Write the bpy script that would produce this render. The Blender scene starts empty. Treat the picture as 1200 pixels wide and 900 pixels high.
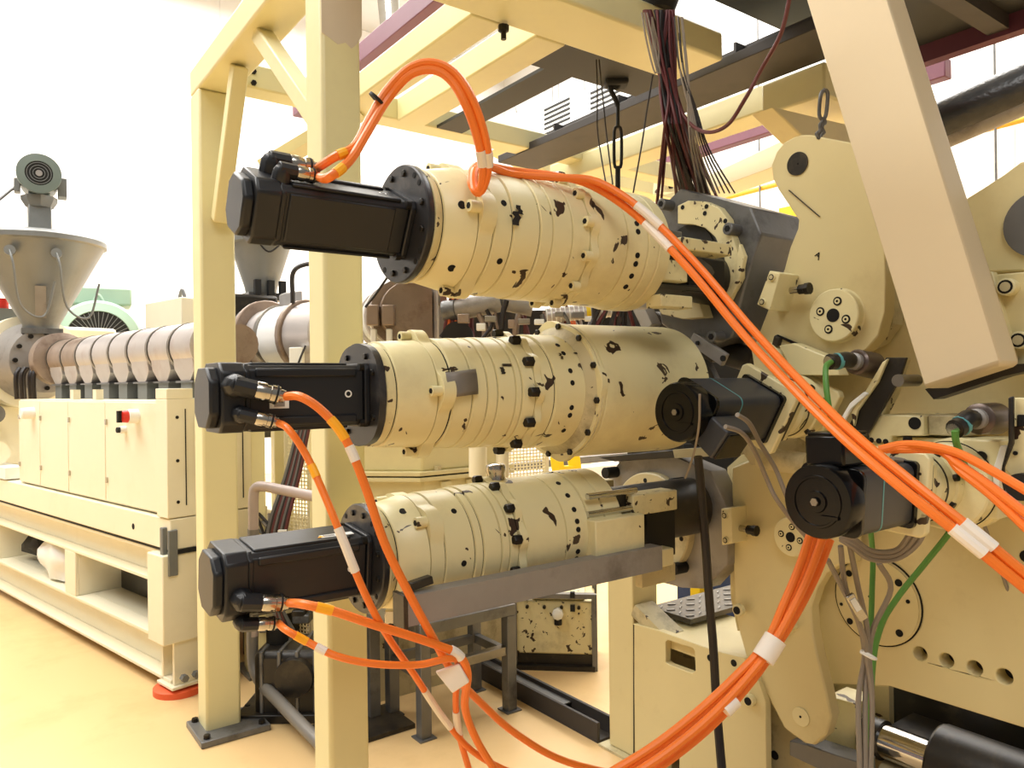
import bpy, math, random
from mathutils import Vector, Matrix
from mathutils.geometry import tessellate_polygon
random.seed(7)
SC = bpy.context.scene
COL = SC.collection
R = math.radians
# ---------------------------------------------------------------- camera
FPX = 886.0; YAW = math.atan2(650, 886); ROLL = R(0.75); CAMH = 1.5
fw = Vector((math.sin(YAW), math.cos(YAW), 0)); rt = Vector((math.cos(YAW), -math.sin(YAW), 0)); up = Vector((0, 0, 1))
cd = bpy.data.cameras.new('camera'); cam = bpy.data.objects.new('camera', cd); COL.objects.link(cam)
cd.sensor_fit = 'HORIZONTAL'; cd.sensor_width = 36; cd.lens = 36 * FPX / 1200; cd.clip_start = .05
rX = rt * math.cos(ROLL) + up * (-math.sin(ROLL)); rY = up * math.cos(ROLL) + rt * math.sin(ROLL)
_m = Matrix.Identity(4)
for i in range(3):
    _m[i][0] = rX[i]; _m[i][1] = rY[i]; _m[i][2] = -fw[i]
_m[2][3] = CAMH
cam.matrix_world = _m
SC.camera = cam
# ---------------------------------------------------------------- world, lamps, exposure
SC.view_settings.view_transform = 'Standard'; SC.view_settings.look = 'None'
SC.view_settings.exposure = -0.1; SC.view_settings.gamma = 1.0
w = bpy.data.worlds.new('world'); SC.world = w; w.use_nodes = True
w.node_tree.nodes['Background'].inputs[0].default_value = (1.0, .985, .95, 1)
w.node_tree.nodes['Background'].inputs[1].default_value = .24
def area(name, loc, sx, sy, power, rot=(0, 0, 0), col=(1, .985, .95)):
    l = bpy.data.lights.new(name, 'AREA'); l.shape = 'RECTANGLE'; l.size = sx; l.size_y = sy; l.energy = power; l.color = col
    o = bpy.data.objects.new(name, l); COL.objects.link(o); o.location = loc; o.rotation_euler = rot
    return o
area('ceiling_lamp', (3.5, 9.5, 7.9), 9, 5, 1500)
area('ceiling_lamp', (-3.0, 5.5, 7.9), 5, 7, 1100)
area('ceiling_lamp', (7.0, 4.0, 7.9), 4, 8, 800)
area('ceiling_lamp', (-1.5, -2.5, 6.5), 4, 3, 250)
# ---------------------------------------------------------------- pixel -> point on a real plane
O = Vector((0, 0, CAMH))
def ray(px, py):
    a = (px - 600) / FPX; b = -(py - 450) / FPX; c, s = math.cos(ROLL), math.sin(ROLL)
    return fw + rt * (a * c + b * s) + up * (-a * s + b * c)
def at(px, py, x=None, y=None, z=None, D=None):
    d = ray(px, py)
    if x is not None: t = x / d.x
    elif y is not None: t = y / d.y
    elif z is not None: t = (z - CAMH) / d.z
    else: t = D
    return O + d * t
def onp(px, py, p0, n):
    d = ray(px, py); return O + d * ((p0 - O).dot(n) / d.dot(n))
# ---------------------------------------------------------------- materials
def lin(c):
    return tuple(((v / 255) / 12.92 if v / 255 <= .04045 else ((v / 255 + .055) / 1.055) ** 2.4) for v in c)
MAT = {}
def mat(name, rgb, rough=.5, metal=0, mott=.12, mscale=6, chip=0, chipcol=(58, 42, 30), chipscale=9, bump=0, spec=.5, dirt=None, dirtamt=.4, dirtscale=2.5, coat=0, emit=0):
    m = bpy.data.materials.new(name); m.use_nodes = True; nt = m.node_tree; N = nt.nodes; L = nt.links
    b = N['Principled BSDF']; b.inputs['Roughness'].default_value = rough; b.inputs['Metallic'].default_value = metal
    b.inputs['Specular IOR Level'].default_value = spec
    if coat: b.inputs['Coat Weight'].default_value = coat; b.inputs['Coat Roughness'].default_value = .12
    tc = N.new('ShaderNodeTexCoord')
    c = lin(rgb)
    n1 = N.new('ShaderNodeTexNoise'); n1.inputs['Scale'].default_value = mscale; n1.inputs['Detail'].default_value = 5
    L.new(tc.outputs['Object'], n1.inputs['Vector'])
    mx = N.new('ShaderNodeMix'); mx.data_type = 'RGBA'
    mx.inputs[6].default_value = (*[v * (1 - mott) for v in c], 1); mx.inputs[7].default_value = (*[min(1, v * (1 + mott)) for v in c], 1)
    L.new(n1.outputs['Fac'], mx.inputs[0]); out = mx.outputs[2]
    if dirt:
        n2 = N.new('ShaderNodeTexNoise'); n2.inputs['Scale'].default_value = dirtscale; n2.inputs['Detail'].default_value = 8; n2.inputs['Roughness'].default_value = .65
        L.new(tc.outputs['Object'], n2.inputs['Vector'])
        r = N.new('ShaderNodeValToRGB'); r.color_ramp.elements[0].position = .52; r.color_ramp.elements[1].position = .72
        r.color_ramp.elements[0].color = (0, 0, 0, 1); r.color_ramp.elements[1].color = (dirtamt,) * 3 + (1,)
        L.new(n2.outputs['Fac'], r.inputs[0])
        m2 = N.new('ShaderNodeMix'); m2.data_type = 'RGBA'; L.new(r.outputs[0], m2.inputs[0]); L.new(out, m2.inputs[6]); m2.inputs[7].default_value = (*lin(dirt), 1); out = m2.outputs[2]
    if chip:
        n3 = N.new('ShaderNodeTexNoise'); n3.inputs['Scale'].default_value = chipscale; n3.inputs['Detail'].default_value = 3; n3.inputs['Roughness'].default_value = .5
        n3.inputs['Distortion'].default_value = .6
        L.new(tc.outputs['Object'], n3.inputs['Vector'])
        r = N.new('ShaderNodeValToRGB'); r.color_ramp.elements[0].position = chip; r.color_ramp.elements[1].position = chip + .006
        r.color_ramp.elements[0].color = (0, 0, 0, 1); r.color_ramp.elements[1].color = (1, 1, 1, 1)
        L.new(n3.outputs['Fac'], r.inputs[0])
        m2 = N.new('ShaderNodeMix'); m2.data_type = 'RGBA'; L.new(r.outputs[0], m2.inputs[0]); L.new(out, m2.inputs[6]); m2.inputs[7].default_value = (*lin(chipcol), 1); out = m2.outputs[2]
    L.new(out, b.inputs['Base Color'])
    if emit:
        L.new(out, b.inputs['Emission Color']); b.inputs['Emission Strength'].default_value = emit
    if bump:
        bp = N.new('ShaderNodeBump'); bp.inputs['Strength'].default_value = bump; bp.inputs['Distance'].default_value = .004
        n4 = N.new('ShaderNodeTexNoise'); n4.inputs['Scale'].default_value = 60; n4.inputs['Detail'].default_value = 4
        L.new(tc.outputs['Object'], n4.inputs['Vector']); L.new(n4.outputs['Fac'], bp.inputs['Height']); L.new(bp.outputs[0], b.inputs['Normal'])
    MAT[name] = m; return m
mat('cream', (222, 210, 160), .42, mott=.05, dirt=(150, 125, 75), dirtamt=.18, dirtscale=1.7, bump=.08)
mat('cream_worn', (228, 217, 170), .36, mott=.05, chip=.665, chipscale=17, dirt=(150, 120, 75), dirtamt=.25, dirtscale=4, bump=.12)
mat('cream_chip', (222, 210, 162), .42, mott=.08, chip=.62, chipscale=30, dirt=(110, 85, 50), dirtamt=.5, dirtscale=6)
mat('cream_dirty', (196, 184, 145), .5, mott=.1, chip=.70, chipscale=20, dirt=(75, 58, 38), dirtamt=.75, dirtscale=6)
mat('frame_yellow', (222, 213, 164), .45, mott=.03, dirt=(196, 182, 150), dirtamt=.5, dirtscale=.9, bump=.06)
mat('plate_cream', (218, 204, 154), .45, mott=.05, dirt=(150, 120, 70), dirtamt=.32, dirtscale=2.2, bump=.08)
mat('tan', (214, 196, 162), .5, mott=.04, mscale=3, bump=.05)
mat('pale', (236, 228, 200), .4, mott=.03, dirt=(190, 170, 120), dirtamt=.25, dirtscale=1.2)
mat('motor_black', (27, 28, 31), .42, mott=.15, bump=.05)
mat('motor_gloss', (8, 8, 9), .22, mott=.1, spec=.35)
mat('motor_grey', (52, 54, 60), .42, mott=.12, dirt=(80, 70, 60), dirtamt=.3)
mat('flange_dark', (48, 48, 50), .35, metal=.3, mott=.3, mscale=20, dirt=(110, 105, 100), dirtamt=.5, dirtscale=9)
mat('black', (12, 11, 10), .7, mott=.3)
mat('hole', (10, 8, 6), .9, mott=.2)
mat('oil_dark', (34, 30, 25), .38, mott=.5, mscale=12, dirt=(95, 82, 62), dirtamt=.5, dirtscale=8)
mat('bolt', (40, 37, 33), .38, metal=.6, mott=.3, mscale=30)
mat('steel', (150, 145, 138), .33, metal=.85, mott=.2, mscale=14, dirt=(80, 65, 50), dirtamt=.5)
mat('steel_dull', (150, 146, 142), .5, metal=.25, mott=.22, mscale=10, dirt=(70, 58, 50), dirtamt=.6, dirtscale=5, bump=.15)
mat('iron', (112, 112, 112), .36, metal=.35, mott=.3, mscale=8, dirt=(30, 26, 23), dirtamt=.85, dirtscale=5, bump=.1)
mat('ibeam', (58, 53, 50), .6, metal=.1, mott=.3, mscale=5, dirt=(26, 23, 22), dirtamt=.7, dirtscale=3)
mat('tray', (40, 40, 38), .6, metal=.1, mott=.15, mscale=2)
mat('chrome', (205, 205, 205), .12, metal=1, mott=.03)
mat('nickel', (190, 184, 172), .22, metal=1, mott=.1)
mat('sheath', (190, 184, 182), .38, metal=.45, mott=.12, dirt=(150, 110, 90), dirtamt=.35, dirtscale=5)
mat('hot_steel', (150, 132, 118), .42, metal=.4, mott=.25, mscale=9, dirt=(90, 62, 45), dirtamt=.6, dirtscale=7)
mat('hopper', (128, 130, 128), .4, metal=.35, mott=.12, mscale=4, dirt=(90, 88, 84), dirtamt=.5)
mat('galv', (120, 122, 120), .5, metal=.3, mott=.15)
mat('pipe_grey', (128, 124, 118), .45, metal=.2, mott=.15)
mat('pink_pipe', (180, 165, 160), .45, metal=.2, mott=.15)
mat('green_motor', (150, 176, 158), .45, mott=.06)
mat('grey_green', (104, 116, 110), .45, mott=.1)
mat('orange', (241, 123, 38), .42, mott=.07, mscale=5)
mat('orange_dim', (222, 104, 50), .45, mott=.07, mscale=5)
mat('yellow_tag', (255, 175, 20), .5, mott=.03)
mat('tape', (238, 228, 216), .55, mott=.06, mscale=20)
mat('green_cable', (84, 138, 58), .45, mott=.08)
mat('grey_cable', (138, 128, 116), .5, mott=.1)
mat('red_cable', (92, 38, 40), .5, mott=.25, mscale=9)
mat('dark_cable', (34, 28, 27), .5, mott=.2)
mat('teal', (90, 160, 165), .4, mott=.03)
mat('white', (235, 235, 230), .5, mott=.02)
mat('plastic_white', (230, 230, 228), .3, mott=.05, mscale=12, coat=.3)
mat('red', (205, 45, 35), .4, mott=.05)
mat('orange_red', (225, 92, 50), .5, mott=.05)
mat('yellow', (240, 205, 30), .5, mott=.04)
mat('blue', (36, 58, 105), .5, mott=.1)
mat('maroon', (92, 44, 60), .55, mott=.08)
mat('wall', (236, 236, 236), .6, mott=.015)
mat('ceiling', (190, 190, 188), .7, mott=.03)
mat('floor', (226, 192, 138), .38, mott=.05, mscale=1.3, dirt=(192, 160, 105), dirtamt=.55, dirtscale=1.5)
mat('lamp_glow', (255, 250, 240), .5, mott=0, emit=6)
mat('grating', (95, 90, 82), .45, metal=.5, mott=.2)
mat('tape_grey', (128, 122, 115), .5, metal=.2, mott=.2, mscale=20)
# ---------------------------------------------------------------- mesh builder
def frame_of(ax):
    ax = Vector(ax).normalized(); h = Vector((0, 0, 1)) if abs(ax.z) < .9 else Vector((0, 1, 0))
    s = ax.cross(h).normalized(); t = s.cross(ax).normalized(); return ax, s, t
def smooth_path(pts, k=6):
    pts = [Vector(p) for p in pts]
    if len(pts) < 3: return pts
    P = [pts[0] * 2 - pts[1]] + pts + [pts[-1] * 2 - pts[-2]]; out = []
    for i in range(1, len(P) - 2):
        a, b, c, d = P[i - 1], P[i], P[i + 1], P[i + 2]
        for j in range(k):
            t = j / k; out.append(.5 * ((2 * b) + (c - a) * t + (2 * a - 5 * b + 4 * c - d) * t * t + (3 * b - a - 3 * c + d) * t ** 3))
    out.append(pts[-1]); return out
class MB:
    def __init__(s): s.v = []; s.f = []
    def add(s, vs, fs):
        n = len(s.v); s.v += [Vector(v) for v in vs]; s.f += [tuple(i + n for i in f) for f in fs]; return s
    def box(s, x0, x1, y0, y1, z0, z1):
        return s.add([(x, y, z) for x in (x0, x1) for y in (y0, y1) for z in (z0, z1)],
                     [(0, 1, 3, 2), (4, 6, 7, 5), (0, 4, 5, 1), (2, 3, 7, 6), (0, 2, 6, 4), (1, 5, 7, 3)])
    def obox(s, c, X, Y, Z):          # oriented box: centre and three half vectors
        c = Vector(c); X = Vector(X); Y = Vector(Y); Z = Vector(Z)
        return s.add([c + X * i + Y * j + Z * k for i in (-1, 1) for j in (-1, 1) for k in (-1, 1)],
                     [(0, 1, 3, 2), (4, 6, 7, 5), (0, 4, 5, 1), (2, 3, 7, 6), (0, 2, 6, 4), (1, 5, 7, 3)])
    def bar(s, p, q, w, h, upv=(0, 0, 1)):   # rectangular bar from p to q
        p = Vector(p); q = Vector(q); a = (q - p); n = a.normalized(); side = n.cross(Vector(upv)).normalized(); t = side.cross(n).normalized()
        return s.obox((p + q) / 2, a / 2, side * w / 2, t * h / 2)
    def prism(s, pts, vec, holes=()):
        vec = Vector(vec); pts = [Vector(p) for p in pts]; loops = [pts] + [[Vector(q) for q in h] for h in holes]
        flat = [p for l in loops for p in l]; n = len(flat); tr = tessellate_polygon(loops)
        fs = [tuple(t) for t in tr] + [tuple(i + n for i in reversed(t)) for t in tr]; k = 0
        for l in loops:
            m = len(l)
            for i in range(m): fs.append((k + i, k + (i + 1) % m, k + (i + 1) % m + n, k + i + n))
            k += m
        return s.add(flat + [p + vec for p in flat], fs)
    def lathe(s, p, ax, prof, n=40, closed=False):
        p = Vector(p); a, b, c = frame_of(ax); vs = []; fs = []
        for (t, r) in prof:
            for i in range(n):
                th = 2 * math.pi * i / n; vs.append(p + a * t + (b * math.cos(th) + c * math.sin(th)) * r)
        m = len(prof)
        for j in range(m - 1):
            for i in range(n): fs.append((j * n + i, j * n + (i + 1) % n, (j + 1) * n + (i + 1) % n, (j + 1) * n + i))
        if closed:
            for i in range(n): fs.append(((m - 1) * n + i, (m - 1) * n + (i + 1) % n, (i + 1) % n, i))
        else:
            fs.append(tuple(range(n - 1, -1, -1))); fs.append(tuple((m - 1) * n + i for i in range(n)))
        return s.add(vs, fs)
    def cyl(s, p, q, r, r2=None, n=20):
        p = Vector(p); q = Vector(q); r2 = r if r2 is None else r2
        return s.lathe(p, q - p, [(0, r), ((q - p).length, r2)], n)
    def tube(s, pts, r, n=8, k=6):
        pts = smooth_path(pts, k) if k > 1 else [Vector(p) for p in pts]
        vs = []; fs = []; m = len(pts); prev = None
        for i, p in enumerate(pts):
            t = (pts[min(i + 1, m - 1)] - pts[max(i - 1, 0)]).normalized()
            if prev is None: a, sd, _ = frame_of(t)
            else: sd = (prev - t * prev.dot(t)).normalized()
            prev = sd; u2 = t.cross(sd)
            for j in range(n):
                th = 2 * math.pi * j / n; vs.append(p + (sd * math.cos(th) + u2 * math.sin(th)) * r)
        for i in range(m - 1):
            for j in range(n): fs.append((i * n + j, i * n + (j + 1) % n, (i + 1) * n + (j + 1) % n, (i + 1) * n + j))
        fs.append(tuple(range(n - 1, -1, -1))); fs.append(tuple((m - 1) * n + j for j in range(n)))
        return s.add(vs, fs)
    def build(s, name, m, parent=None, bevel=0, angle=35):
        off = parent.matrix_world.translation.copy() if parent is not None else Vector()
        if parent is not None:
            q = parent
            while q.parent is not None: q = q.parent
            off = q.location.copy()
        elif s.v:      # own origin at the base centre
            off = Vector(((min(v.x for v in s.v) + max(v.x for v in s.v)) / 2, (min(v.y for v in s.v) + max(v.y for v in s.v)) / 2, min(v.z for v in s.v)))
        me = bpy.data.meshes.new(name); me.from_pydata([tuple(v - off) for v in s.v], [], s.f); me.update()
        import bmesh
        bm = bmesh.new(); bm.from_mesh(me); bmesh.ops.recalc_face_normals(bm, faces=bm.faces); bm.to_mesh(me); bm.free()
        me.polygons.foreach_set('use_smooth', [True] * len(me.polygons)); me.set_sharp_from_angle(angle=R(angle))
        me.materials.append(MAT[m] if isinstance(m, str) else m)
        o = bpy.data.objects.new(name, me); COL.objects.link(o)
        if parent is not None: o.parent = parent
        else: o.location = off
        if bevel:
            b = o.modifiers.new('bevel', 'BEVEL'); b.width = bevel; b.segments = 2; b.limit_method = 'ANGLE'; b.angle_limit = R(40); b.use_clamp_overlap = True
        return o
def thing(name, label, cat, loc, group=None):
    o = bpy.data.objects.new(name, None); COL.objects.link(o); o.location = loc; o.empty_display_size = .05
    o['label'] = label; o['category'] = cat
    if group: o['group'] = group
    return o
def tag(o, label, cat, group=None, kind=None):
    o['label'] = label; o['category'] = cat
    if group: o['group'] = group
    if kind: o['kind'] = kind
    return o
def struct(o): o['kind'] = 'structure'; return o
def copy_tree(o, parent=None):
    c = o.copy(); COL.objects.link(c); c.parent = parent
    for ch in list(o.children): copy_tree(ch, c)
    return c
def circ(c, r, n=28, ax='x', a0=0, a1=360):
    out = []
    for i in range(n):
        th = R(a0 + (a1 - a0) * i / (n if a1 - a0 >= 360 else n - 1))
        if ax == 'x': out.append(Vector((c[0], c[1] + r * math.cos(th), c[2] + r * math.sin(th))))
        elif ax == 'y': out.append(Vector((c[0] + r * math.cos(th), c[1], c[2] + r * math.sin(th))))
        else: out.append(Vector((c[0] + r * math.cos(th), c[1] + r * math.sin(th), c[2])))
    return out
def polyx(px, x): return [at(a, b, x=x) for a, b in px]
# ================================================================ the setting
struct(MB().box(-7, 9.6, -6, 13.2, -.1, 0).build('floor', 'floor'))
struct(MB().box(-7, 9.6, 1.5, 13.2, 8.2, 8.3).build('ceiling', 'ceiling'))
wb = struct(MB().box(-7, 9.6, 13.1, 13.2, 0, 8.2).build('wall_back', 'wall'))
wr = struct(MB().box(9.5, 9.6, -6, 13.1, 0, 8.2).build('wall_right', 'wall'))
for i in range(14): MB().box(-7 + i * 1.18 + .003, -7 + (i + 1) * 1.18 - .003, 13.092, 13.1, 0, 8.2).build('wall_panel', 'wall', wb, .004)
for i in range(16): MB().box(9.492, 9.5, -6 + i * 1.18 + .003, -6 + (i + 1) * 1.18 - .003, 0, 8.2).build('wall_panel', 'wall', wr, .004)
for i, x in enumerate((-4.5, -.8)):
    t = thing('ceiling_light', ('long tube light fixture on the ceiling at the far left', 'long tube light fixture high on the ceiling above the left wall')[i], 'light', (x, 8, 8.0))
    MB().box(x - .15, x + .15, 7, 9.4, 8.1, 8.2).build('housing', 'white', t); MB().cyl((x, 7.05, 8.07), (x, 9.35, 8.07), .03).build('lamp_tube', 'lamp_glow', t)
p = at(455, 4, z=6.2)
t = thing('ceiling_light', 'grey tube light fixture hung near the ceiling above the maroon roof beam', 'light', p)
MB().bar(p + Vector((-.5, -.9, 0)), p + Vector((.5, .9, 0)), .25, .08).build('housing', 'galv', t); MB().cyl(p + Vector((-.48, -.87, -.07)), p + Vector((.48, .87, -.07)), .03).build('lamp_tube', 'lamp_glow', t)
p = at(1140, 3, z=4.0)
t = thing('high_bay_lamp', 'bright lamp hanging at the top right beyond the dark tray', 'light', p)
MB().lathe(p + Vector((0, 0, .12)), (0, 0, -1), [(0, .05), (.02, .12), (.1, .2), (.12, .2)]).build('reflector', 'galv', t); MB().cyl(p, p + Vector((0, 0, -.015)), .18).build('lamp_disc', 'lamp_glow', t)
MB().cyl(p + Vector((0, 0, .12)), (p.x, p.y, 8.15), .01, n=6).build('hanger_rod', 'iron', t)
# maroon roof steel, running away from the camera
def hbeam(x0, x1, y0, y1, z0, z1, name, m, label, cat):
    t = thing(name, label, cat, ((x0 + x1) / 2, y0, z0)); k = .03
    MB().box(x0, x1, y0, y1, z0, z0 + k).build('bottom_flange', m, t); MB().box(x0, x1, y0, y1, z1 - k, z1).build('top_flange', m, t)
    MB().box((x0 + x1) / 2 - .02, (x0 + x1) / 2 + .02, y0, y1, z0 + k, z1 - k).build('web', m, t); return t
t = thing('roof_beam', 'maroon steel roof beam passing high behind the near cream post', 'beam', (3.7, 6, 5.2)); MB().box(3.74, 3.9, 4.5, 10.1, 5.2, 5.42).build('box_section', 'maroon', t, .01)
t = thing('roof_beam', 'maroon roof beam seen through the frame behind the hanging cable bundle', 'beam', (9.3, 5, 4.4))
MB().box(8.2, 8.35, 3.6, 8.4, 4.6, 4.8).build('box_section', 'maroon', t, .01)
# yellow columns and pipe on the right wall
p = at(1196, 140, x=9.3); t = thing('wall_column', 'yellow square column against the wall at the right edge', 'column', (p.x, p.y, 0)); MB().box(9.25, 9.45, p.y - .35, p.y - .08, 0, 5).build('column_shaft', 'yellow', t, .01)
p = at(922, 228, x=9.3); t = thing('wall_column', 'yellow column on the wall seen left of the letter A plate', 'column', (p.x, p.y, 0)); MB().box(9.25, 9.45, p.y - .1, p.y + .1, 0, 3.9).build('column_shaft', 'yellow', t, .01)
p = at(745, 218, x=9.3); t = thing('wall_column', 'yellow column on the wall behind the turnbuckle', 'column', (p.x, p.y, 0)); MB().box(9.25, 9.45, p.y - .12, p.y + .12, 0, 4.2).build('column_shaft', 'yellow', t, .01)
a = at(820, 240, x=9.1); b = at(1210, 137, x=9.1)
t = thing('gas_pipe', 'thin yellow pipe running along the right wall', 'pipe', b); MB().cyl(a, b, .035).build('pipe_run', mat('pipe_yellow', (225, 170, 50), .4), t)
for px in (890, 1167):
    q = at(px, 190, x=9.05); k = thing('hanger_rod', 'thin steel rod hanging down the wall ' + ('left of the letter A plate' if px == 890 else 'right of the tan diagonal beam'), 'rod', q)
    MB().cyl((q.x, q.y, 2.2), (q.x, q.y, 8.2), .013, n=6).build('rod_shaft', 'iron', k)
# evaporator units under the ceiling
for i, (px, py) in enumerate(((655, 132), (712, 112))):
    q = at(px, py, x=8.6); t = thing('air_cooler', ('white wall cooler with black louvres seen under the roof frame', 'white wall cooler partly hidden behind the turnbuckle hook')[i], 'cooler', q, 'wall coolers')
    MB().box(q.x, q.x + .5, q.y - .55, q.y + .45, q.z - .3, q.z + .25).build('casing', 'white', t, .02)
    for yy in (-.4, .3): MB().cyl((q.x + .25, q.y + yy, q.z + .25), (q.x + .25, q.y + yy, 8.2), .012, n=6).build('hanger_rod', 'iron', t)
    for k in range(5): MB().box(q.x - .02, q.x, q.y - .3, q.y + .4, q.z - .2 + k * .085, q.z - .165 + k * .085).build('louvre', 'black', t)
q = at(655, 170, x=8.3); t = thing('duct_box', 'white insulated duct box below the louvred cooler', 'duct', q)
MB().box(q.x, q.x + .9, q.y - 2.2, q.y + .9, q.z - .5, q.z + .22).build('duct_body', 'white', t, .02)
for yy in (-1.9, .7): MB().cyl((q.x + .45, q.y + yy, q.z + .22), (q.x + .45, q.y + yy, 8.2), .012, n=6).build('hanger_rod', 'iron', t)
q = at(603, 125, x=8.2); MBc = MB().tube([q + Vector((0, .1, .12)), q, q + Vector((0, -.06, -.12))], .012); tag(MBc.build('wall_hook', 'iron'), 'small dark hook on the wall left of the cooler', 'hook')
# ================================================================ cream portal frame
mat('bare', (206, 192, 170), .5, mott=.06)
ZB, ZT = 2.79, 2.905
def post(name, label, x, y, wx, wy, z1):
    t = thing(name, label, 'post', (x + wx / 2, y + wy / 2, 0)); MB().box(x, x + wx, y, y + wy, .015, z1).build('post_tube', 'frame_yellow', t, .012); return t
pA = post('frame_post', 'far cream square post standing on a bolted base plate', .845, 3.398, .148, .14, ZB)
bp = MB().box(.80, 1.09, 3.30, 3.56, 0, .028).build('base_plate', 'iron', pA, .004)
for dx, dy in ((.83, 3.33), (1.06, 3.33), (.83, 3.53), (1.06, 3.53)): MB().lathe((dx, dy, .028), (0, 0, 1), [(0, .014), (.016, .014)], 6).build('anchor_nut', 'bolt', bp)
pB = post('frame_post', 'near cream square post passing behind the black motors', .845, 2.05, .123, .125, 3.4)
MB().box(.80, 1.05, 2.0, 2.22, 0, .028).build('base_plate', 'iron', pB, .004)
MB().prism([at(a, b, y=2.0495) for a, b in ((376, -40), (424, -40), (424, 42), (418, 52), (412, 57), (405, 50), (396, 52), (386, 44), (377, 38))], (0, .002, 0)).build('bare_patch', 'bare', pB)
t = thing('frame_beam', 'cream beam along the top from the far post over the near post', 'beam', (.92, 2, ZB)); MB().box(.845, .993, 1.0, 3.54, ZB, ZT).build('beam_tube', 'frame_yellow', t, .01)
def brace(label, p, q, w=.07, h=.05):
    t = thing('corner_brace', label, 'brace', p); MB().bar(p, q, w, h).build('brace_bar', 'frame_yellow', t, .006); return t
brace('diagonal cream brace at the top of the far post', (.92, 3.37, 2.22), (.92, 3.06, 2.78), .062, .06)
brace('diagonal cream brace dropping from the top beam to the near post', (.91, 2.76, 2.79), (.91, 2.20, 2.30), .062, .06)
t = thing('cross_beam', 'far cream cross beam joining the far post to the right side', 'beam', (2, 3.3, ZB)); MB().box(.993, 3.9, 3.30, 3.43, ZB + .01, ZT).build('beam_tube', 'frame_yellow', t, .008)
for q in ((1.05, 3.3, 2.82), (1.05, 3.3, 2.87)): MB().lathe((q[0], q[1], q[2]), (0, -1, 0), [(0, .012), (.012, .012)], 6).build('bolt_head', 'bolt', t)
t = thing('cross_beam', 'wide cream cross beam under the dark tray at the top', 'beam', (2, 2, ZB)); MB().box(.993, 2.50, 1.94, 2.2, ZB, ZT).build('beam_tube', 'frame_yellow', t, .012)
t = thing('frame_beam', 'cream beam under the roof beside the looped orange cables', 'beam', (1.53, 2.7, ZB)); MB().box(1.46, 1.60, 2.2, 3.3, ZB, ZT).build('beam_tube', 'frame_yellow', t, .008)
MB().bar((1.2, 3.62, 2.55), (1.55, 3.3, 2.8), .12, .05).build('gusset_bar', 'frame_yellow', t)
t = thing('frame_beam', 'second cream beam under the roof with a lit inner side', 'beam', (1.82, 2.7, ZB)); MB().box(1.745, 1.89, 2.2, 3.3, ZB, ZT).build('beam_tube', 'frame_yellow', t, .008)
q = at(590, 30, z=2.78); o = MB().lathe(q, (0, 0, -1), [(0, .02), (.02, .02), (.025, .01), (.05, .01)], 8).build('roof_bolt', 'bolt'); tag(o, 'dark bolt hanging from the wide cross beam corner', 'bolt')
# dark steel beams and tray
t = thing('steel_beam', 'dark rolled steel beam crossing diagonally above the gearboxes', 'beam', (2.7, 2.4, 2.8))
MB().box(2.56, 2.84, 1.55, 3.6, 2.793, 2.835).build('lower_flange', 'ibeam', t, .003); MB().box(2.72, 2.74, 1.55, 3.6, 2.835, 2.93).build('web', 'ibeam', t)
for yy in (2.0, 2.7, 3.2): MB().box(2.66, 2.80, yy, yy + .012, 2.835, 2.93).build('stiffener', 'ibeam', t)
t = thing('steel_beam', 'dark grey steel cross beam carrying the turnbuckle hook', 'beam', (2.2, 2.6, 2.9)); MB().box(1.89, 2.50, 2.2, 2.43, 2.80, 2.83).box(1.89, 2.50, 2.3, 2.32, 2.83, 2.93).build('beam_section', 'tray', t)
t = thing('steel_beam', 'dark grey steel beam above the white gap left of the cooler', 'beam', (2.2, 2.9, 2.9)); MB().box(1.97, 2.12, 2.43, 3.3, 2.80, 2.815).build('beam_section', 'tray', t)
t = thing('drip_tray', 'large dark sheet tray lying over the roof frame', 'tray', (2.6, 1, 2.92)); MB().box(1.95, 3.54, -.6, 1.93, 3.01, 3.03).build('tray_sheet', 'tray', t)
MB().box(3.54, 3.60, -.6, 1.93, 2.93, 3.03).build('tray_rim', 'maroon', t)
for yy in (.5, 1.3): MB().box(1.95, 3.54, yy, yy + .08, 2.95, 3.01).build('tray_rib', 'ibeam', t)
t = thing('frame_beam', 'cream beam right of the dark steel beam behind the hanging cables', 'beam', (3, 3, 2.7)); MB().box(2.95, 3.12, 1.9, 3.6, 2.72, 2.84).build('beam_tube', 'frame_yellow', t, .008)
t = thing('cross_beam', 'cream cross beam near the chain above the letter A plate', 'beam', (3, 2, 2.7))
MB().box(2.86, 3.5, 1.72, 2.02, 2.66, 2.8).build('beam_tube', 'frame_yellow', t, .01)
a = at(930, 150, y=1.75)
MB().prism([at(905, 125, y=1.74), at(1010, 150, y=1.74), at(1010, 210, y=1.74), at(940, 160, y=1.74)], (0, .1, 0)).build('end_gusset', 'plate_cream', t, .006)
t = thing('cross_beam', 'low cream cross beam with a bolted bracket behind the cable bundle', 'beam', (3, 3.3, 2.4))
a = at(575, 175, y=3.9); b = at(800, 238, y=3.9)
MB().prism([at(585, 172, y=3.9), at(800, 205, y=3.9), at(800, 235, y=3.9), at(640, 200, y=3.9)], (0, .16, 0)).build('beam_tube', 'frame_yellow', t, .006)
br = MB().prism([at(778, 190, y=3.6), at(792, 190, y=3.6), at(790, 225, y=3.6), at(775, 225, y=3.6)], (0, .08, 0)).build('bolted_bracket', 'cream_worn', t)
for py in (197, 208, 219): q = at(785, py, y=3.6); MB().lathe(q, (0, -1, 0), [(0, .016), (.02, .016)], 6).build('bracket_bolt', 'bolt', br)
t = thing('frame_beam', 'pale beam with a rounded cover end left of the letter A plate', 'beam', (4, 3, 2.4))
MB().prism(polyx([(805, 215), (925, 160), (925, 182), (905, 196), (808, 232)], 3.4), (.2, 0, 0)).build('beam_tube', 'pale', t, .01)
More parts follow.
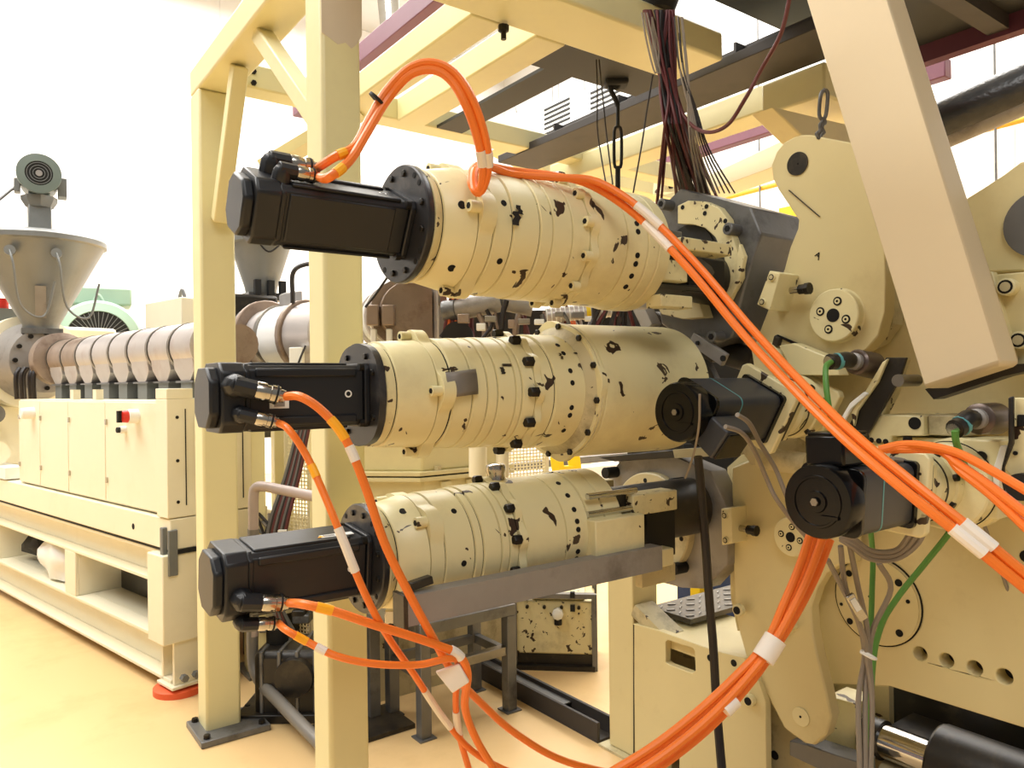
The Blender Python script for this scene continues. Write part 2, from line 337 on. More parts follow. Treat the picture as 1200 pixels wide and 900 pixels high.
# ================================================================ extrusion line at the left (turned 12.6 degrees)
TA = math.atan2(.617, 2.77); a1 = Vector((-math.sin(TA), math.cos(TA), 0)); a2 = Vector((math.cos(TA), math.sin(TA), 0)); PA = Vector((.836, 3.905, 0)); Z = Vector((0, 0, 1))
def A(a, b, z): return PA + a1 * a + a2 * b + Z * z
class MA(MB):
    def bx(s, a0, a1_, b0, b1, z0, z1):
        return s.obox(A((a0 + a1_) / 2, (b0 + b1) / 2, (z0 + z1) / 2), a1 * (a1_ - a0) / 2, a2 * (b1 - b0) / 2, Z * (z1 - z0) / 2)
t = thing('welded_frame', 'long cream welded base frame under the control cabinet at the left', 'frame', A(1.5, .3, 0))
def chan(z0, z1, a0, a1_, b0, dep, name):
    MA().bx(a0, a1_, b0, b0 + dep, z1 - .018, z1).bx(a0, a1_, b0, b0 + dep, z0, z0 + .018).bx(a0, a1_, b0 + dep - .02, b0 + dep, z0 + .018, z1 - .018).build(name, 'pale', t, .003)
chan(.53, .70, .17, 5, 0, .09, 'upper_channel'); chan(.06, .27, .06, 5, 0, .10, 'lower_channel')
chan(.53, .70, .17, 5, 1.0, .09, 'rear_channel'); chan(.06, .27, .06, 5, 1.0, .10, 'rear_channel')
MA().bx(0, .17, -.06, .14, .27, .70).build('corner_post', 'pale', t, .006)
MA().bx(0, .02, .14, 1.1, .27, .70).build('end_plate', 'pale', t, .004)
MA().bx(1.30, 1.47, 0, .02, .27, .53).bx(1.30, 1.32, .02, .4, .27, .53).build('mid_post', 'pale', t, .004)
MA().bx(2.85, 3.0, 0, .02, .27, .53).bx(2.85, 2.87, .02, .4, .27, .53).build('mid_post', 'pale', t, .004)
MA().bx(.17, 5, .1, 1.0, .25, .27).build('shelf_plate', 'pale', t)
MA().bx(.02, .04, 0, .13, .05, .27).bx(.14, .16, 0, .13, .05, .27).bx(0, .17, -.02, .14, .045, .06).build('foot_bracket', 'pale', t, .003)
for b in (.03, .09): MA().lathe(A(-.005, b, .1), -a1, [(0, .018), (.03, .018)], 6).build('anchor_bolt', 'galv', t)
MA().bx(0, 5, -.02, .5, .72, .87).build('deck_rail', 'pale', t, .005)
MA().bx(-.01, 5, 0, .48, .70, .72).build('rubber_seam', 'black', t)
MA().bx(.03, .06, -.045, -.02, .62, .83).build('lock_plate', 'galv', t, .004)
MA().bx(-.015, 0, -.035, .01, .60, .82).build('lock_plate', 'galv', t, .004)
MA().cyl(A(.42, -.021, .79), A(.42, -.018, .79), .016).build('drain_hole', 'hole', t)
t = thing('levelling_foot', 'orange round levelling foot under the base frame corner', 'foot', A(.1, .05, 0))
MA().lathe(A(.1, .06, 0), Z, [(0, .12), (.028, .12), (.032, .11), (.035, .05)]).build('foot_disc', 'orange_red', t); MA().cyl(A(.1, .06, .034), A(.1, .06, .05), .05).build('foot_nut', 'iron', t)
MA().cyl(A(.1, .06, 0.0), A(.1, .06, .012), .105).build('rubber_pad', 'black', t)
t = thing('machine_tray', 'dark oily tray lying on the base shelf', 'tray', A(.9, .4, .27)); MA().bx(.2, 1.28, .25, .7, .27, .40).build('tray_body', 'oil_dark', t, .01); MA().bx(.2, 1.28, .24, .25, .40, .43).build('tray_lip', 'iron', t)
t = thing('plastic_bag', 'crumpled white plastic bag lying on the base shelf', 'bag', A(1.75, .15, .28))
def blob(c, rx, ry, rz, seed, lev=3, amp=.16):
    import bmesh
    bm = bmesh.new(); bmesh.ops.create_icosphere(bm, subdivisions=lev, radius=1); rnd = random.Random(seed); ks = [(Vector((rnd.uniform(-1, 1), rnd.uniform(-1, 1), rnd.uniform(-1, 1))) * rnd.uniform(3, 8), rnd.uniform(0, 6)) for _ in range(9)]
    m = MB(); vs = []
    for v in bm.verts:
        d = 1 + amp * sum(math.sin(v.co.dot(k) + ph) for k, ph in ks) / 3; p = v.co * d; vs.append(Vector(c) + a1 * p.x * rx + a2 * p.y * ry + Z * max(p.z, -.75) * rz)
    m.add(vs, [tuple(v.index for v in f.verts) for f in bm.faces]); bm.free(); return m
blob(A(1.82, .12, .395), .28, .11, .15, 3).build('bag_body', 'plastic_white', t, angle=60)
t = thing('dark_bag', 'dark bundle on the shelf at the far left', 'bag', A(2.5, .3, .3)); blob(A(2.45, .3, .38), .35, .2, .12, 5, amp=.2).build('bundle_body', 'black', t)
# control cabinet
t = thing('control_cabinet', 'long cream control cabinet with four door panels and a red switch', 'cabinet', A(1.2, .2, .87))
MA().bx(.12, 2.31, .012, .45, .875, 1.44).build('cabinet_body', 'pale', t, .004)
MA().bx(0, .12, -.03, .45, .875, 1.45).build('end_section', 'pale', t, .004)
for b in (.06, .36): MA().bx(-.004, 0, b - .002, b + .002, .93, 1.40).build('seam', 'hole', t)
for z in (.95, 1.15, 1.36): MA().cyl(A(-.003, .02, z), A(.001, .02, z), .008).build('screw', 'bolt', t)
for z in (1.10, 1.16, 1.22, 1.28, 1.34): MA().lathe(A(0, .125, z), -a1, [(0, .014), (.02, .014), (.022, .009), (.035, .009)], 10).build('cable_gland', 'nickel', t)
for a0, a1_ in ((.13, .82), (.83, 1.38), (1.39, 1.88), (1.89, 2.30)):
    d = MA().bx(a0, a1_, 0, .012, .885, 1.43).build('door', 'pale', t, .003)
    for z in (1.0, 1.32): MA().bx(a1_ - .03, a1_ - .015, -.01, 0, z - .015, z + .015).build('latch', 'nickel', d)
    if a0 == .13:
        MA().lathe(A(.40, 0, 1.36), -a2, [(0, .036), (.05, .036), (.052, .03)]).build('switch_housing', 'white', d); MA().lathe(A(.40, -.05, 1.36), -a2, [(0, .032), (.03, .030), (.032, .02)]).build('red_knob', 'red', d)
        MA().bx(.39, .41, -.10, -.08, 1.33, 1.39).build('switch_lever', 'black', d); MA().cyl(A(.55, 0, 1.285), A(.55, -.03, 1.285), .02).build('small_knob', 'white', d); MA().cyl(A(.55, -.03, 1.285), A(.55, -.045, 1.285), .015).build('black_key', 'black', d)
        MA().cyl(A(.52, 0, 1.35), A(.52, -.02, 1.35), .01).build('pilot_lamp', 'nickel', d)
    if a0 == 1.89: MA().lathe(A(2.0, 0, 1.35), -a2, [(0, .04), (.07, .036), (.075, .03)]).build('socket_outlet', 'white', d)
MA().bx(-.0, .12, -.03, .1, 1.45, 1.50).build('top_block', 'pale', t, .003)
for a in (1.0, 1.35): MA().bx(a, a + .05, .02, .06, 1.44, 1.50).build('top_lug', 'pale', t)
# barrel with heater shells
t = thing('extruder_barrel', 'long grey extruder barrel with a row of heater shells above the cabinet', 'machine', A(1.3, .3, 1.5))
MA().cyl(A(-.1, .3, 1.72), A(2.7, .3, 1.72), .10).build('barrel_tube', 'hot_steel', t)
n = 8; L = 2.15 / n
for i in range(n):
    a0 = .15 + i * L
    s = MA().lathe(A(a0, .3, 1.72), a1, [(0, .10), (.012, .135), (L - .03, .135), (L - .02, .10)], 28).build('heater_shell', 'sheath' if i < 6 else 'hot_steel', t)
    b = MA().prism([A(a0 + .02, .175, 1.70), A(a0 + L - .03, .175, 1.70), A(a0 + L - .03, .19, 1.60), A(a0 + L * .68, .2, 1.535), A(a0 + L * .32, .2, 1.535), A(a0 + .02, .19, 1.60)], a2 * .22).build('air_duct', 'sheath', t, .003)
    MA().bx(a0 + L * .25, a0 + L * .7, .2, .42, 1.44, 1.535).build('duct_neck', 'galv', b); MA().bx(a0 + L * .12, a0 + L * .85, .19, .43, 1.53, 1.54).build('duct_flange', 'iron', b)
    MA().lathe(A(a0 + L - .018, .3, 1.72), a1, [(0, .139), (.01, .139)], 28).build('clamp_band', 'steel', s)
MA().bx(0, 2.3, .45, .5, 1.40, 1.62).build('rear_panel', 'black', t)
MA().lathe(A(2.35, .3, 1.72), a1, [(0, .14), (.02, .19), (.12, .19), (.14, .15)], 32).build('shell_cover', 'hot_steel', t)
c = MA().lathe(A(2.72, .3, 1.72), a1, [(0, .17), (.0, .24), (.10, .26), (.25, .30), (.3, .30)], 36).build('feed_flange', 'steel_dull', t)
for i in range(12):
    th = i * math.pi / 6; q = A(2.715, .3, 1.72) + a2 * math.cos(th) * .205 + Z * math.sin(th) * .205; MA().cyl(q, q - a1 * .02, .017, n=8).build('flange_bolt', 'bolt', c)
MA().lathe(A(3.0, .3, 1.72), a1, [(0, .30), (.02, .36), (.2, .36)], 36).build('gear_collar', 'pale', t)
for k, (a, b) in enumerate(((2.62, .1), (2.56, .13), (2.5, .1), (2.45, .16), (2.66, .2))): MA().tube([A(a, b, 1.66), A(a - .02, b - .03, 1.6), A(a, b - .02, 1.44)], .016).build('hose', 'dark_cable', t)
t = thing('gear_housing', 'big cream gear housing at the left edge behind the hopper', 'gearbox', A(3.6, .4, .9))
MA().bx(3.2, 4.3, -.1, 1.0, 1.48, 2.02).build('upper_casting', 'pale', t, .03); MA().bx(3.15, 4.3, -.14, 1.0, 1.40, 1.47).build('joint_flange', 'pale', t, .01); MA().bx(3.2, 4.3, -.05, 1.0, .9, 1.40).build('lower_casting', 'pale', t, .03)
MA().cyl(A(2.85, .0, 1.33), A(3.2, .0, 1.33), .07).build('drain_elbow', 'iron', t); MA().cyl(A(2.75, -.02, 1.05), A(3.2, -.02, 1.05), .09).build('shaft_cover', 'pale', t); MA().bx(2.5, 3.1, -.03, .1, .88, .96).build('white_plate', 'white', t)
q = A(3.3, .1, 2.02); MA().bx(3.2, 3.32, .1, .25, 2.02, 2.14).build('beacon_base', 'galv', t); MA().cyl(A(3.26, .17, 2.14), A(3.26, .17, 2.22), .04).build('red_beacon', 'red', t)
def hopper(label, c, H, rt_, rb, z0, extra=True):
    t = thing('material_hopper', label, 'hopper', (c.x, c.y, z0)); b = Vector((c.x, c.y, z0))
    MB().lathe(b, Z, [(0, rb), (.03, rb), (H, rt_), (H + .01, rt_ + .02), (H + .045, rt_ + .02), (H + .06, rt_ + .005), (H + .075, rt_ * .96)], 44).build('cone', 'hopper', t); MB().box(c.x - rb * 1.1, c.x + rb * 1.1, c.y - rb * 1.1, c.y + rb * 1.1, z0 - .04, z0).build('neck_flange', 'iron', t)
    if extra:
        d = (O - b); d.z = 0; d.normalize(); side = Vector((-d.y, d.x, 0))
        for k, off in enumerate((.10, -.18)):
            q = b + Z * H * .84 + d * (rt_ * .86) + side * off; k1 = MB().cyl(q, q + d * .06, .035).build('sensor_cap', 'hopper', t); MB().tube([q + d * .06, q + d * .1 - Z * .1 + side * .02, q + d * .04 - Z * .38 + side * .06, q - Z * .45 + side * .2, q + d * .02 - Z * .2 + side * .27], .008).build('sensor_cable', 'galv', k1)
        MB().obox(b + Z * H * .3 + d * (rb + (rt_ - rb) * .3 + .01), side * .035, d * .012, Z * .11 + d * .06).build('sight_glass', 'steel_dull', t)
    return t
HC = A(2.82, .3, 0); hz = 1.96
t = hopper('grey conical hopper with a level motor on its lid above the barrel', HC, .62, .43, .12, hz)
top = Vector((HC.x, HC.y, hz + .70))
MB().box(top.x - .075, top.x + .075, top.y - .06, top.y + .06, top.z - .06, top.z + .24).build('stub_duct', 'hopper', t, .008)
t = thing('agitator_motor', 'small grey green motor on a stub above the hopper lid', 'motor', top + Z * .24)
MB().lathe(top + Z * .22, Z, [(0, .09), (.05, .12), (.08, .12)], 8).build('motor_mount', 'galv', t)
d = (O - top).normalized(); d.z = 0; d.normalize(); mc = top + Z * .44
MB().lathe(mc - d * .16, d, [(0, .10), (.02, .13), (.27, .13), (.30, .145), (.34, .145), (.345, .09), (.33, .088)], 30).build('motor_body', 'grey_green', t)
MB().cyl(mc + d * .17, mc + d * .178, .092).build('fan_grille', 'black', t); MB().cyl(mc + d * .178, mc + d * .185, .022).build('fan_hub', 'steel_dull', t)
for i in range(3): MB().lathe(mc + d * .179, d, [(0, .04 + i * .02), (.004, .04 + i * .02), (.004, .036 + i * .02), (0, .036 + i * .02)], 28, closed=True).build('grille_ring', 'galv', t)
sd = Vector((-d.y, d.x, 0)); MB().obox(mc + sd * .15 - Z * .06, sd * .03, d * .07, Z * .07).build('terminal_box', 'galv', t, .005); MB().obox(mc - sd * .14 - Z * .07, sd * .02, d * .05, Z * .05).build('side_cover', 'galv', t, .005)
MB().obox(mc - Z * .14, sd * .07, d * .06, Z * .06).build('motor_foot', 'grey_green', t, .01)
MB().tube([mc - sd * .15 - Z * .08, mc - sd * .4 - Z * .3, mc - sd * 1.2 - Z * .75], .01).build('power_lead', 'iron', t)
# green fan motor
c = at(116, 400, D=7.5); t = thing('drive_motor', 'pale green electric motor with a domed fan cowl behind the barrel', 'motor', (c.x, c.y, 1.7))
fd = (O - c); fd.z = 0; fd.normalize(); sd = Vector((-fd.y, fd.x, 0))
MB().lathe(c - fd * .5, fd, [(0, .36), (.4, .40), (.56, .40), (.63, .37), (.66, .29), (.64, .285)], 44).build('fan_cowl', 'green_motor', t); MB().cyl(c + fd * .13, c + fd * .145, .285, n=40).build('fan_recess', 'black', t)
for i in range(40):
    th = 2 * math.pi * i / 40; u = sd * math.cos(th) + Z * math.sin(th); MB().bar(c + fd * .15 + u * .06, c + fd * .152 + u * .285, .006, .006, fd).build('grille_bar', 'galv', t)
MB().cyl(c + fd * .145, c + fd * .17, .05).build('grille_hub', 'galv', t)
MB().obox(c - fd * .3 + Z * .46, sd * .30, fd * .22, Z * .09).build('terminal_box', 'green_motor', t, .02); MB().tube([c + Z * .4 + sd * .04, c + Z * .46, c + Z * .4 - sd * .04], .015).build('lifting_eye', 'green_motor', t)
MB().obox(c - fd * .2 - Z * .3 - sd * .0, sd * .3, fd * .3, Z * .1).build('motor_foot', 'green_motor', t)
q = onp(214, 380, A(0, 1.0, 0), a2); t = thing('lifting_block', 'cream block with a lifting eye behind the barrel end', 'block', (q.x, q.y, q.z - .2))
MA().obox(q - Z * .05, a1 * .30, a2 * .15, Z * .22).build('block_body', 'pale', t, .008); MA().tube([q + Z * .17, q + Z * .20 + a1 * .04, q + Z * .26, q + Z * .20 - a1 * .04, q + Z * .17], .014).build('lifting_eye', 'iron', t)
# ================================================================ roll drives: black servo motors on cream planetary gearboxes, all along +X
def yz(y, z, th, r):      # angle measured from the camera side (-Y) upwards
    return Vector((0, y - math.cos(R(th)) * r, z + math.sin(R(th)) * r))
def lobed(x, y, z, r, angs, bump, width, thick, n=120):
    pts = []
    for i in range(n):
        th = 360 * i / n; e = 0
        for a in angs:
            d = abs((th - a + 180) % 360 - 180)
            if d < width: e = max(e, bump * (.5 + .5 * math.cos(math.pi * d / width)) ** .6)
        p = yz(y, z, th, r + e); pts.append(Vector((x, p.y, p.z)))
    return MB().prism(pts, (thick, 0, 0))
def servo(label, x0, x1, y, z, s, phi, lab_tag=False):
    """square motor; phi = elevation of the connector face normal above -Y"""
    t = thing('servo_motor', label, 'motor', ((x0 + x1) / 2, y, z - s / 2)); X = Vector((1, 0, 0))
    n = Vector((0, -math.cos(R(phi)), math.sin(R(phi)))); u = n.cross(X).normalized()
    if u.z < 0: u = -u
    if phi > 45: u = -n.cross(X).normalized() if (n.cross(X)).dot(Vector((0, -1, 0))) > 0 else n.cross(X).normalized()
    c = Vector((0, y, z)); h = s / 2
    def Q(x, a, b): return Vector((x, 0, 0)) + c + n * a + u * b
    def oct_(x, k, ch): return [Q(x, a, b) for a, b in ((k, k - ch), (k - ch, k), (-k + ch, k), (-k, k - ch), (-k, -k + ch), (-k + ch, -k), (k - ch, -k), (k, -k + ch))]
    cap = .075
    MB().prism(oct_(x0 + cap - .004, h * .93, .012), (x1 - x0 - cap - .012, 0, 0)).build('motor_body', 'motor_black', t, .003)
    for sg in (-1, 1):      # cover panels on two faces
        for bb in (-1, 1): MB().obox(Q((x0 + x1) / 2 + .03, sg * h * .95, bb * h * .70), X * ((x1 - x0) / 2 - .065), n * h * .06, u * .010).build('side_rib', 'motor_black', t, .004)
        MB().obox(Q((x0 + x1) / 2 + .02, 0, sg * h * .95), X * ((x1 - x0) / 2 - .07), n * h * .72, u * h * .05).build('cover_panel', 'motor_black', t, .003)
    e = MB().prism(oct_(x0 + .022, h, .022), (cap - .022, 0, 0)).build('end_cover', 'motor_black', t, .005)
    MB().prism(oct_(x0, h * .86, .03), (.024, 0, 0)).build('end_cap', 'motor_black', e, .006)
    MB().prism(oct_(x0 + cap - .002, h * .97, .018), (.012, 0, 0)).build('cover_step', 'motor_black', e, .003)
    MB().prism(oct_(x1 - .014, h, .014), (.014, 0, 0)).build('front_flange', 'motor_black', t, .003)
    for i in (-1, 1):
        for j in (-1, 1):
            MB().lathe(Q(x1 - .014, i * h * .86, j * h * .86), -X, [(0, .010), (.012, .010)], 12).build('mounting_screw', 'bolt', t)
    # name plate and mark
    MB().cyl(Q(x1 - .055, h * .935, h * .05), Q(x1 - .055, h * .945, h * .05), .009, n=16).build('mark_disc', 'white', t)
    MB().cyl(Q(x1 - .055, h * .945, h * .05), Q(x1 - .055, h * .95, h * .05), .0055, n=12).build('mark_ring', 'black', t)
    ends = []
    return t, Q, h, n, u
def connector(t, p, d, base_dir, size=1.0, style=0, out=.0):
    """angled black boot then nickel collar; returns cable start"""
    d = d.normalized(); r = .017 * size
    b = MB().lathe(p - base_dir * .012, base_dir, [(0, r * 1.5), (.012, r * 1.45), (.03 * size, r * 1.35), (.042 * size, r * .9)], 8).build('plug_boot', 'motor_black', t, .003)
    q = p + base_dir * .018 * size; MB().cyl(q - d * .008, q + d * .035 * size, r * 1.15, n=10).build('boot_neck', 'motor_black', b, .002)
    k = q + d * .034 * size; L = .058 * size
    MB().lathe(k, d, [(0, r), (.004, r * 1.12), (L * .35, r * 1.12), (L * .36, r * .98), (L * .5, r * .98), (L * .52, r * 1.1), (L * .8, r * 1.1), (L * .82, r * .85), (L, r * .8)], 20).build('nickel_collar', 'nickel', t)
    MB().lathe(k + d * L * .68, d, [(0, r * 1.16), (.004, r * 1.16)], 20).build('seal_ring', 'black', t)
    return k + d * L
def bolts(t, x, y, z, r, angs, br=.014, ln=.022, d=-1, hexm='bolt', socket=False, name='bolt'):
    for a in angs:
        q = yz(y, z, a, r); q.x = x
        if socket:
            o = MB().lathe(q, (d, 0, 0), [(0, br), (ln, br)], 14).build(name, 'cream_worn', t); MB().cyl(q + Vector((d * (ln - .001), 0, 0)), q + Vector((d * (ln + .0015), 0, 0)), br * .55, n=6).build('socket_hole', 'hole', o)
        else: MB().lathe(q, (d, 0, 0), [(0, br), (ln * .8, br), (ln, br * .8)], 6).build(name, hexm, t)
def side_holes(t, x, y, z, r, angs, hr=.008, name='plug_hole'):
    for a in angs:
        q = yz(y, z, a, r); q.x = x; n = yz(0, 0, a, 1)
        MB().cyl(q - n * .006, q + n * .0012, hr, n=14).build(name, 'hole', t)
def ring(t, name, x0, x1, y, z, r0, r1=None, m='cream_worn', gap=.0016, n=72):
    r1 = r0 if r1 is None else r1; c = .0014
    if m == 'cream_worn': MB().lathe((x0 - .004, y, z), (1, 0, 0), [(0, min(r0, r1) - .0075), (x1 - x0 + .008, min(r0, r1) - .0075)], 48).build('dark_liner', 'black', t)
    return MB().lathe((x0 + gap, y, z), (1, 0, 0), [(0, r0 - .0025), (c, r0), (x1 - x0 - 2 * gap - c, r1), (x1 - x0 - 2 * gap, r1 - .0025)], n).build(name, m, t, angle=50)
X1 = Vector((1, 0, 0))
def gx(px, y, py=455): return at(px, py, y=y).x
# ---- middle drive
yM, zM = 1.75, 1.478
m1, Q, h, n_, u_ = servo('black servo motor of the middle drive, lying level with its plugs facing out', gx(243, 1.70), gx(418, 1.75), yM, zM, .155, 0)
xc = gx(300, 1.68)
c1 = connector(m1, Q(xc - .05, h + .004, .026), X1 * 1 + n_ * .15 - u_ * .26, n_, 1.1); c2 = connector(m1, Q(xc - .038, h + .004, -.036), X1 + n_ * .2 - u_ * .28, n_, .82)
MB().obox(Q(xc + .05, h * .96, -.012), X1 * .022, n_ * .001, u_ * .014).build('serial_label', 'white', m1)
MB().obox(Q(xc + .05, h * .96 + .0012, -.016), X1 * .012, n_ * .0005, u_ * .006).build('label_print', 'steel_dull', m1)
t = thing('planetary_gearbox', 'long level cream gearbox of the middle drive with a big plain drum', 'gearbox', (1.3, yM, zM - .21))
MB().cyl((gx(430, yM), yM, zM), (gx(785, yM), yM, zM), .12, n=40).build('core_shaft', 'black', t)
xf = gx(418, yM)
fl = lobed(xf, yM, zM, .128, (45, 135, 225, 315), .008, 30, .018).build('motor_flange', 'flange_dark', t, .003)
bolts(fl, xf, yM, zM, .108, (30, 60, 120, 150, 210, 240, 330), .008, .006)
ring(t, 'flange_ring', xf + .018, xf + .045, yM, zM, .130, m='cream_chip')
xs = [gx(p, yM) for p in (437, 482, 497, 519, 536, 547, 567, 574, 588, 609, 628, 640)]
ring(t, 'motor_adapter', xf + .045, xs[1], yM, zM, .134, .140)
a4 = (3, 93, 183, 273)
l1 = lobed(xs[1], yM, zM, .140, a4, .028, 22, xs[2] - xs[1] - .003).build('lobed_flange', 'cream_worn', t, .004); bolts(l1, xs[1], yM, zM, .150, a4, .013, .028, socket=True, name='cap_screw')
ring(t, 'housing_ring', xs[2], xs[3], yM, zM, .146); ring(t, 'housing_ring', xs[3], xs[4], yM, zM, .148); ring(t, 'housing_ring', xs[4], xs[5], yM, zM, .150); ring(t, 'gear_ring', xs[5], xs[6], yM, zM, .152); ring(t, 'housing_ring', xs[6], xs[7], yM, zM, .153)
ring(t, 'housing_ring', xs[7], xs[8], yM, zM, .155, .158)
a12 = [i * 30 for i in range(12)]
l2 = lobed(xs[8], yM, zM, .158, a12, .014, 12, .022).build('bolted_flange', 'cream_worn', t, .003); bolts(l2, xs[8], yM, zM, .164, a12, .0145, .026)
ring(t, 'housing_ring', xs[8] + .022, xs[9], yM, zM, .160); h3 = ring(t, 'output_housing', xs[9], xs[10] + .05, yM, zM, .165, .165)
side_holes(h3, xs[9] + .06, yM, zM, .165, (52, 40, 20, 8, -16, -24, -42), .0075)
dp = MB().lathe((xs[10] + .045, yM, zM), (1, 0, 0), [(0, .16), (.03, .197), (.034, .203)], 72).build('drum_shoulder', 'cream_dirty', t)
l3 = lobed(xs[11] + .03, yM, zM, .200, (8, 188, 98, 278), .012, 14, .022).build('drum_flange', 'cream_worn', t, .003)
bolts(l3, xs[11] + .03, yM, zM, .192, [22 + 30 * i for i in range(12)], .010, .008)
xe = gx(775, yM)
MB().lathe((xs[11] + .055, yM, zM), (1, 0, 0), [(0, .194), (.004, .200), (xe - xs[11] - .075, .205), (xe - xs[11] - .055, .203)], 96).build('drum_shell', 'cream_worn', t, angle=50)
# grey duct tape patch over one screw
p0 = [yM, zM]; pts = []
o = MB()
for k in range(7):
    th = 2 - 6 + k * 4; a = yz(yM, zM, th, .152); b = yz(yM, zM, th + 1, .1565); o.v += [Vector((xs[1] + .012 + .0 * k, a.y - .012, a.z)), Vector((xs[3] + .01, b.y, b.z + .006))]
o.f = [(2 * k, 2 * k + 1, 2 * k + 3, 2 * k + 2) for k in range(6)]
tp = o.build('tape_patch', 'tape_grey', t); tp.modifiers.new('solid', 'SOLIDIFY').thickness = .002
for (px, ang, ln, w_) in ((556, 28, .03, .008), (553, 22, .012, .02), (640, 40, .03, .006), (622, 36, .008, .02)):   # bare metal scars
    xx = gx(px, yM); r_ = .153 if px < 600 else .166; oo = MB(); m_ = 5
    for k in range(m_ + 1):
        a = yz(yM, zM, ang - w_ * 180 + k * w_ * 360 / m_, r_ + .001); j = random.uniform(-.004, .004); oo.v += [Vector((xx + j, a.y, a.z)), Vector((xx + ln + j, a.y, a.z))]
    oo.f = [(2 * k, 2 * k + 1, 2 * k + 3, 2 * k + 2) for k in range(m_)]; oo.build('paint_scar', 'oil_dark', t)
# ---- upper and lower drives share one gearbox pattern
def drive(label, y, z, px, kR, a4, eye=None, scars=()):
    """px: x stations in the photograph frame, kR scales radii"""
    g = [gx(p, y) for p in px]      # flange, ring, lobe0, lobe1, seams..., flange2, f2end, band0, band1, end
    t = thing('planetary_gearbox', label, 'gearbox', ((g[0] + g[-1]) / 2, y, z - .18))
    MB().cyl((g[0] + .01, y, z), (g[-1] - .02, y, z), .11 * kR, n=36).build('core_shaft', 'black', t)
    fl = MB().lathe((g[0], y, z), (1, 0, 0), [(0, .136 * kR), (.003, .139 * kR), (.015, .139 * kR), (.018, .137 * kR)], 64).build('motor_flange', 'flange_dark', t)
    bolts(fl, g[0], y, z, .117 * kR, (15, 75, 105, 165, 195, 255, 285, 345), .008, .006)
    for a in (38, 52, 128, 232, 308, 322):
        q = yz(y, z, a, .125 * kR); q.x = g[0]; MB().cyl(q, q - X1 * .001, .007, n=12).build('slot_hole', 'hole', fl)
    ring(t, 'flange_ring', g[0] + .018, g[0] + .045, y, z, .139 * kR, .13 * kR, m='cream_chip')
    ad = ring(t, 'motor_adapter', g[0] + .045, g[2], y, z, .134 * kR, .150 * kR); side_holes(ad, (g[0] + g[2]) / 2 + .025, y, z, .1425 * kR, (a4[0] + (2 if a4[0] < 20 else 20), a4[0] - 60), .010)
    l1 = lobed(g[2], y, z, .150 * kR, a4, .022, 22, g[3] - g[2] - .002).build('lobed_flange', 'cream_worn', t, .004); bolts(l1, g[2], y, z, .156 * kR, a4, .014, .030, socket=True, name='cap_screw')
    rr = [.153, .156, .159, .160, .161]; ns = len(px) - 5 - 4
    k = 3
    while k < len(px) - 5:
        o = ring(t, 'housing_ring', g[k], g[k + 1], y, z, rr[min(k - 3, 4)] * kR)
        if k == 3: side_holes(o, g[k] + (g[k + 1] - g[k]) * .6, y, z, rr[0] * kR, (a4[0] + 8, a4[0] - 45), .008)
        k += 1
    f2, f2e, b0, b1, e = g[-5:]
    aa = [a4[0] + i * 30 for i in range(12)]
    l2 = lobed(f2, y, z, .161 * kR, aa, .014, 12, .024).build('bolted_flange', 'cream_worn', t, .003); bolts(l2, f2, y, z, .168 * kR, aa, .0135, .024, socket=(z > 1.6), name='flange_bolt')
    ring(t, 'housing_ring', f2 + .024, b0, y, z, .164 * kR)
    bd = ring(t, 'output_band', b0, b1, y, z, .164 * kR, .168 * kR)
    side_holes(bd, (b0 + b1) / 2, y, z, .1665 * kR, (44, 28, 16, 8, -14, -22, -34, -46, 62), .0078)
    ring(t, 'output_ring', b1, b1 + (e - b1) * .45, y, z, .171 * kR, .172 * kR)
    MB().lathe((b1 + (e - b1) * .45 + .002, y, z), (1, 0, 0), [(0, .168 * kR), (.003, .172 * kR), ((e - b1) * .5, .171 * kR), ((e - b1) * .55 - .002, .155 * kR)], 72).build('end_cover', 'cream_worn', t)
    if eye:
        q = yz(y, z, eye, .17 * kR); q.x = f2 + .05; nn = yz(0, 0, eye, 1); MB().lathe(q - nn * .01, nn, [(0, .028), (.02, .026), (.03, .03), (.045, .028), (.05, .02)], 18).build('breather_cap', 'nickel', t)
    for (pp, ang, ln, w_) in scars:
        xx = gx(pp, y); oo = MB(); m_ = 5
        for k in range(m_ + 1):
            a = yz(y, z, ang - w_ / 2 + k * w_ / m_, .161 * kR + .0015); j = random.uniform(-.006, .006); oo.v += [Vector((xx + j, a.y, a.z)), Vector((xx + ln + j, a.y, a.z))]
        oo.f = [(2 * k, 2 * k + 1, 2 * k + 3, 2 * k + 2) for k in range(m_)]; oo.build('paint_scar', 'oil_dark', t)
    return t
yT, zT = 1.6, 1.882
mT, Q, h, nT, uT = servo('black servo motor of the upper drive, rolled so its plugs point up', gx(282, 1.57), gx(470, yT), yT, zT, .140, 63)
xc = gx(338, 1.57)
cT1 = connector(mT, Q(xc - .025, h + .006, .024), X1 + nT * .0 - Vector((0, 0, .03)), nT, 1.05); cT2 = connector(mT, Q(xc - .02, h + .004, -.030), X1 + nT * .0 - Vector((0, 0, .05)), nT, .85)
drive('cream gearbox of the upper drive with rows of small plug holes', yT, zT, (470, 490, 524, 541, 562, 592, 606, 628, 648, 662, 690, 712, 737), 1.0, (10, 100, 190, 280), eye=100, scars=((560, 4, .02, 12), (566, 12, .014, 8), (655, 14, .02, 4), (668, 8, .03, 5)))
yB, zB = 1.80, 1.058
mB, Q, h, nB, uB = servo('black servo motor of the lower drive with a white label on its top', gx(246, 1.74), gx(418, yB), yB, zB, .158, -6)
xc = gx(296, 1.72)
cB1 = connector(mB, Q(xc - .03, h + .004, -.022), X1 + nB * .12 - uB * .16, nB, 1.05); cB2 = connector(mB, Q(xc - .022, h - .012, -.082), X1 + nB * .1 - uB * .12, nB, .82)
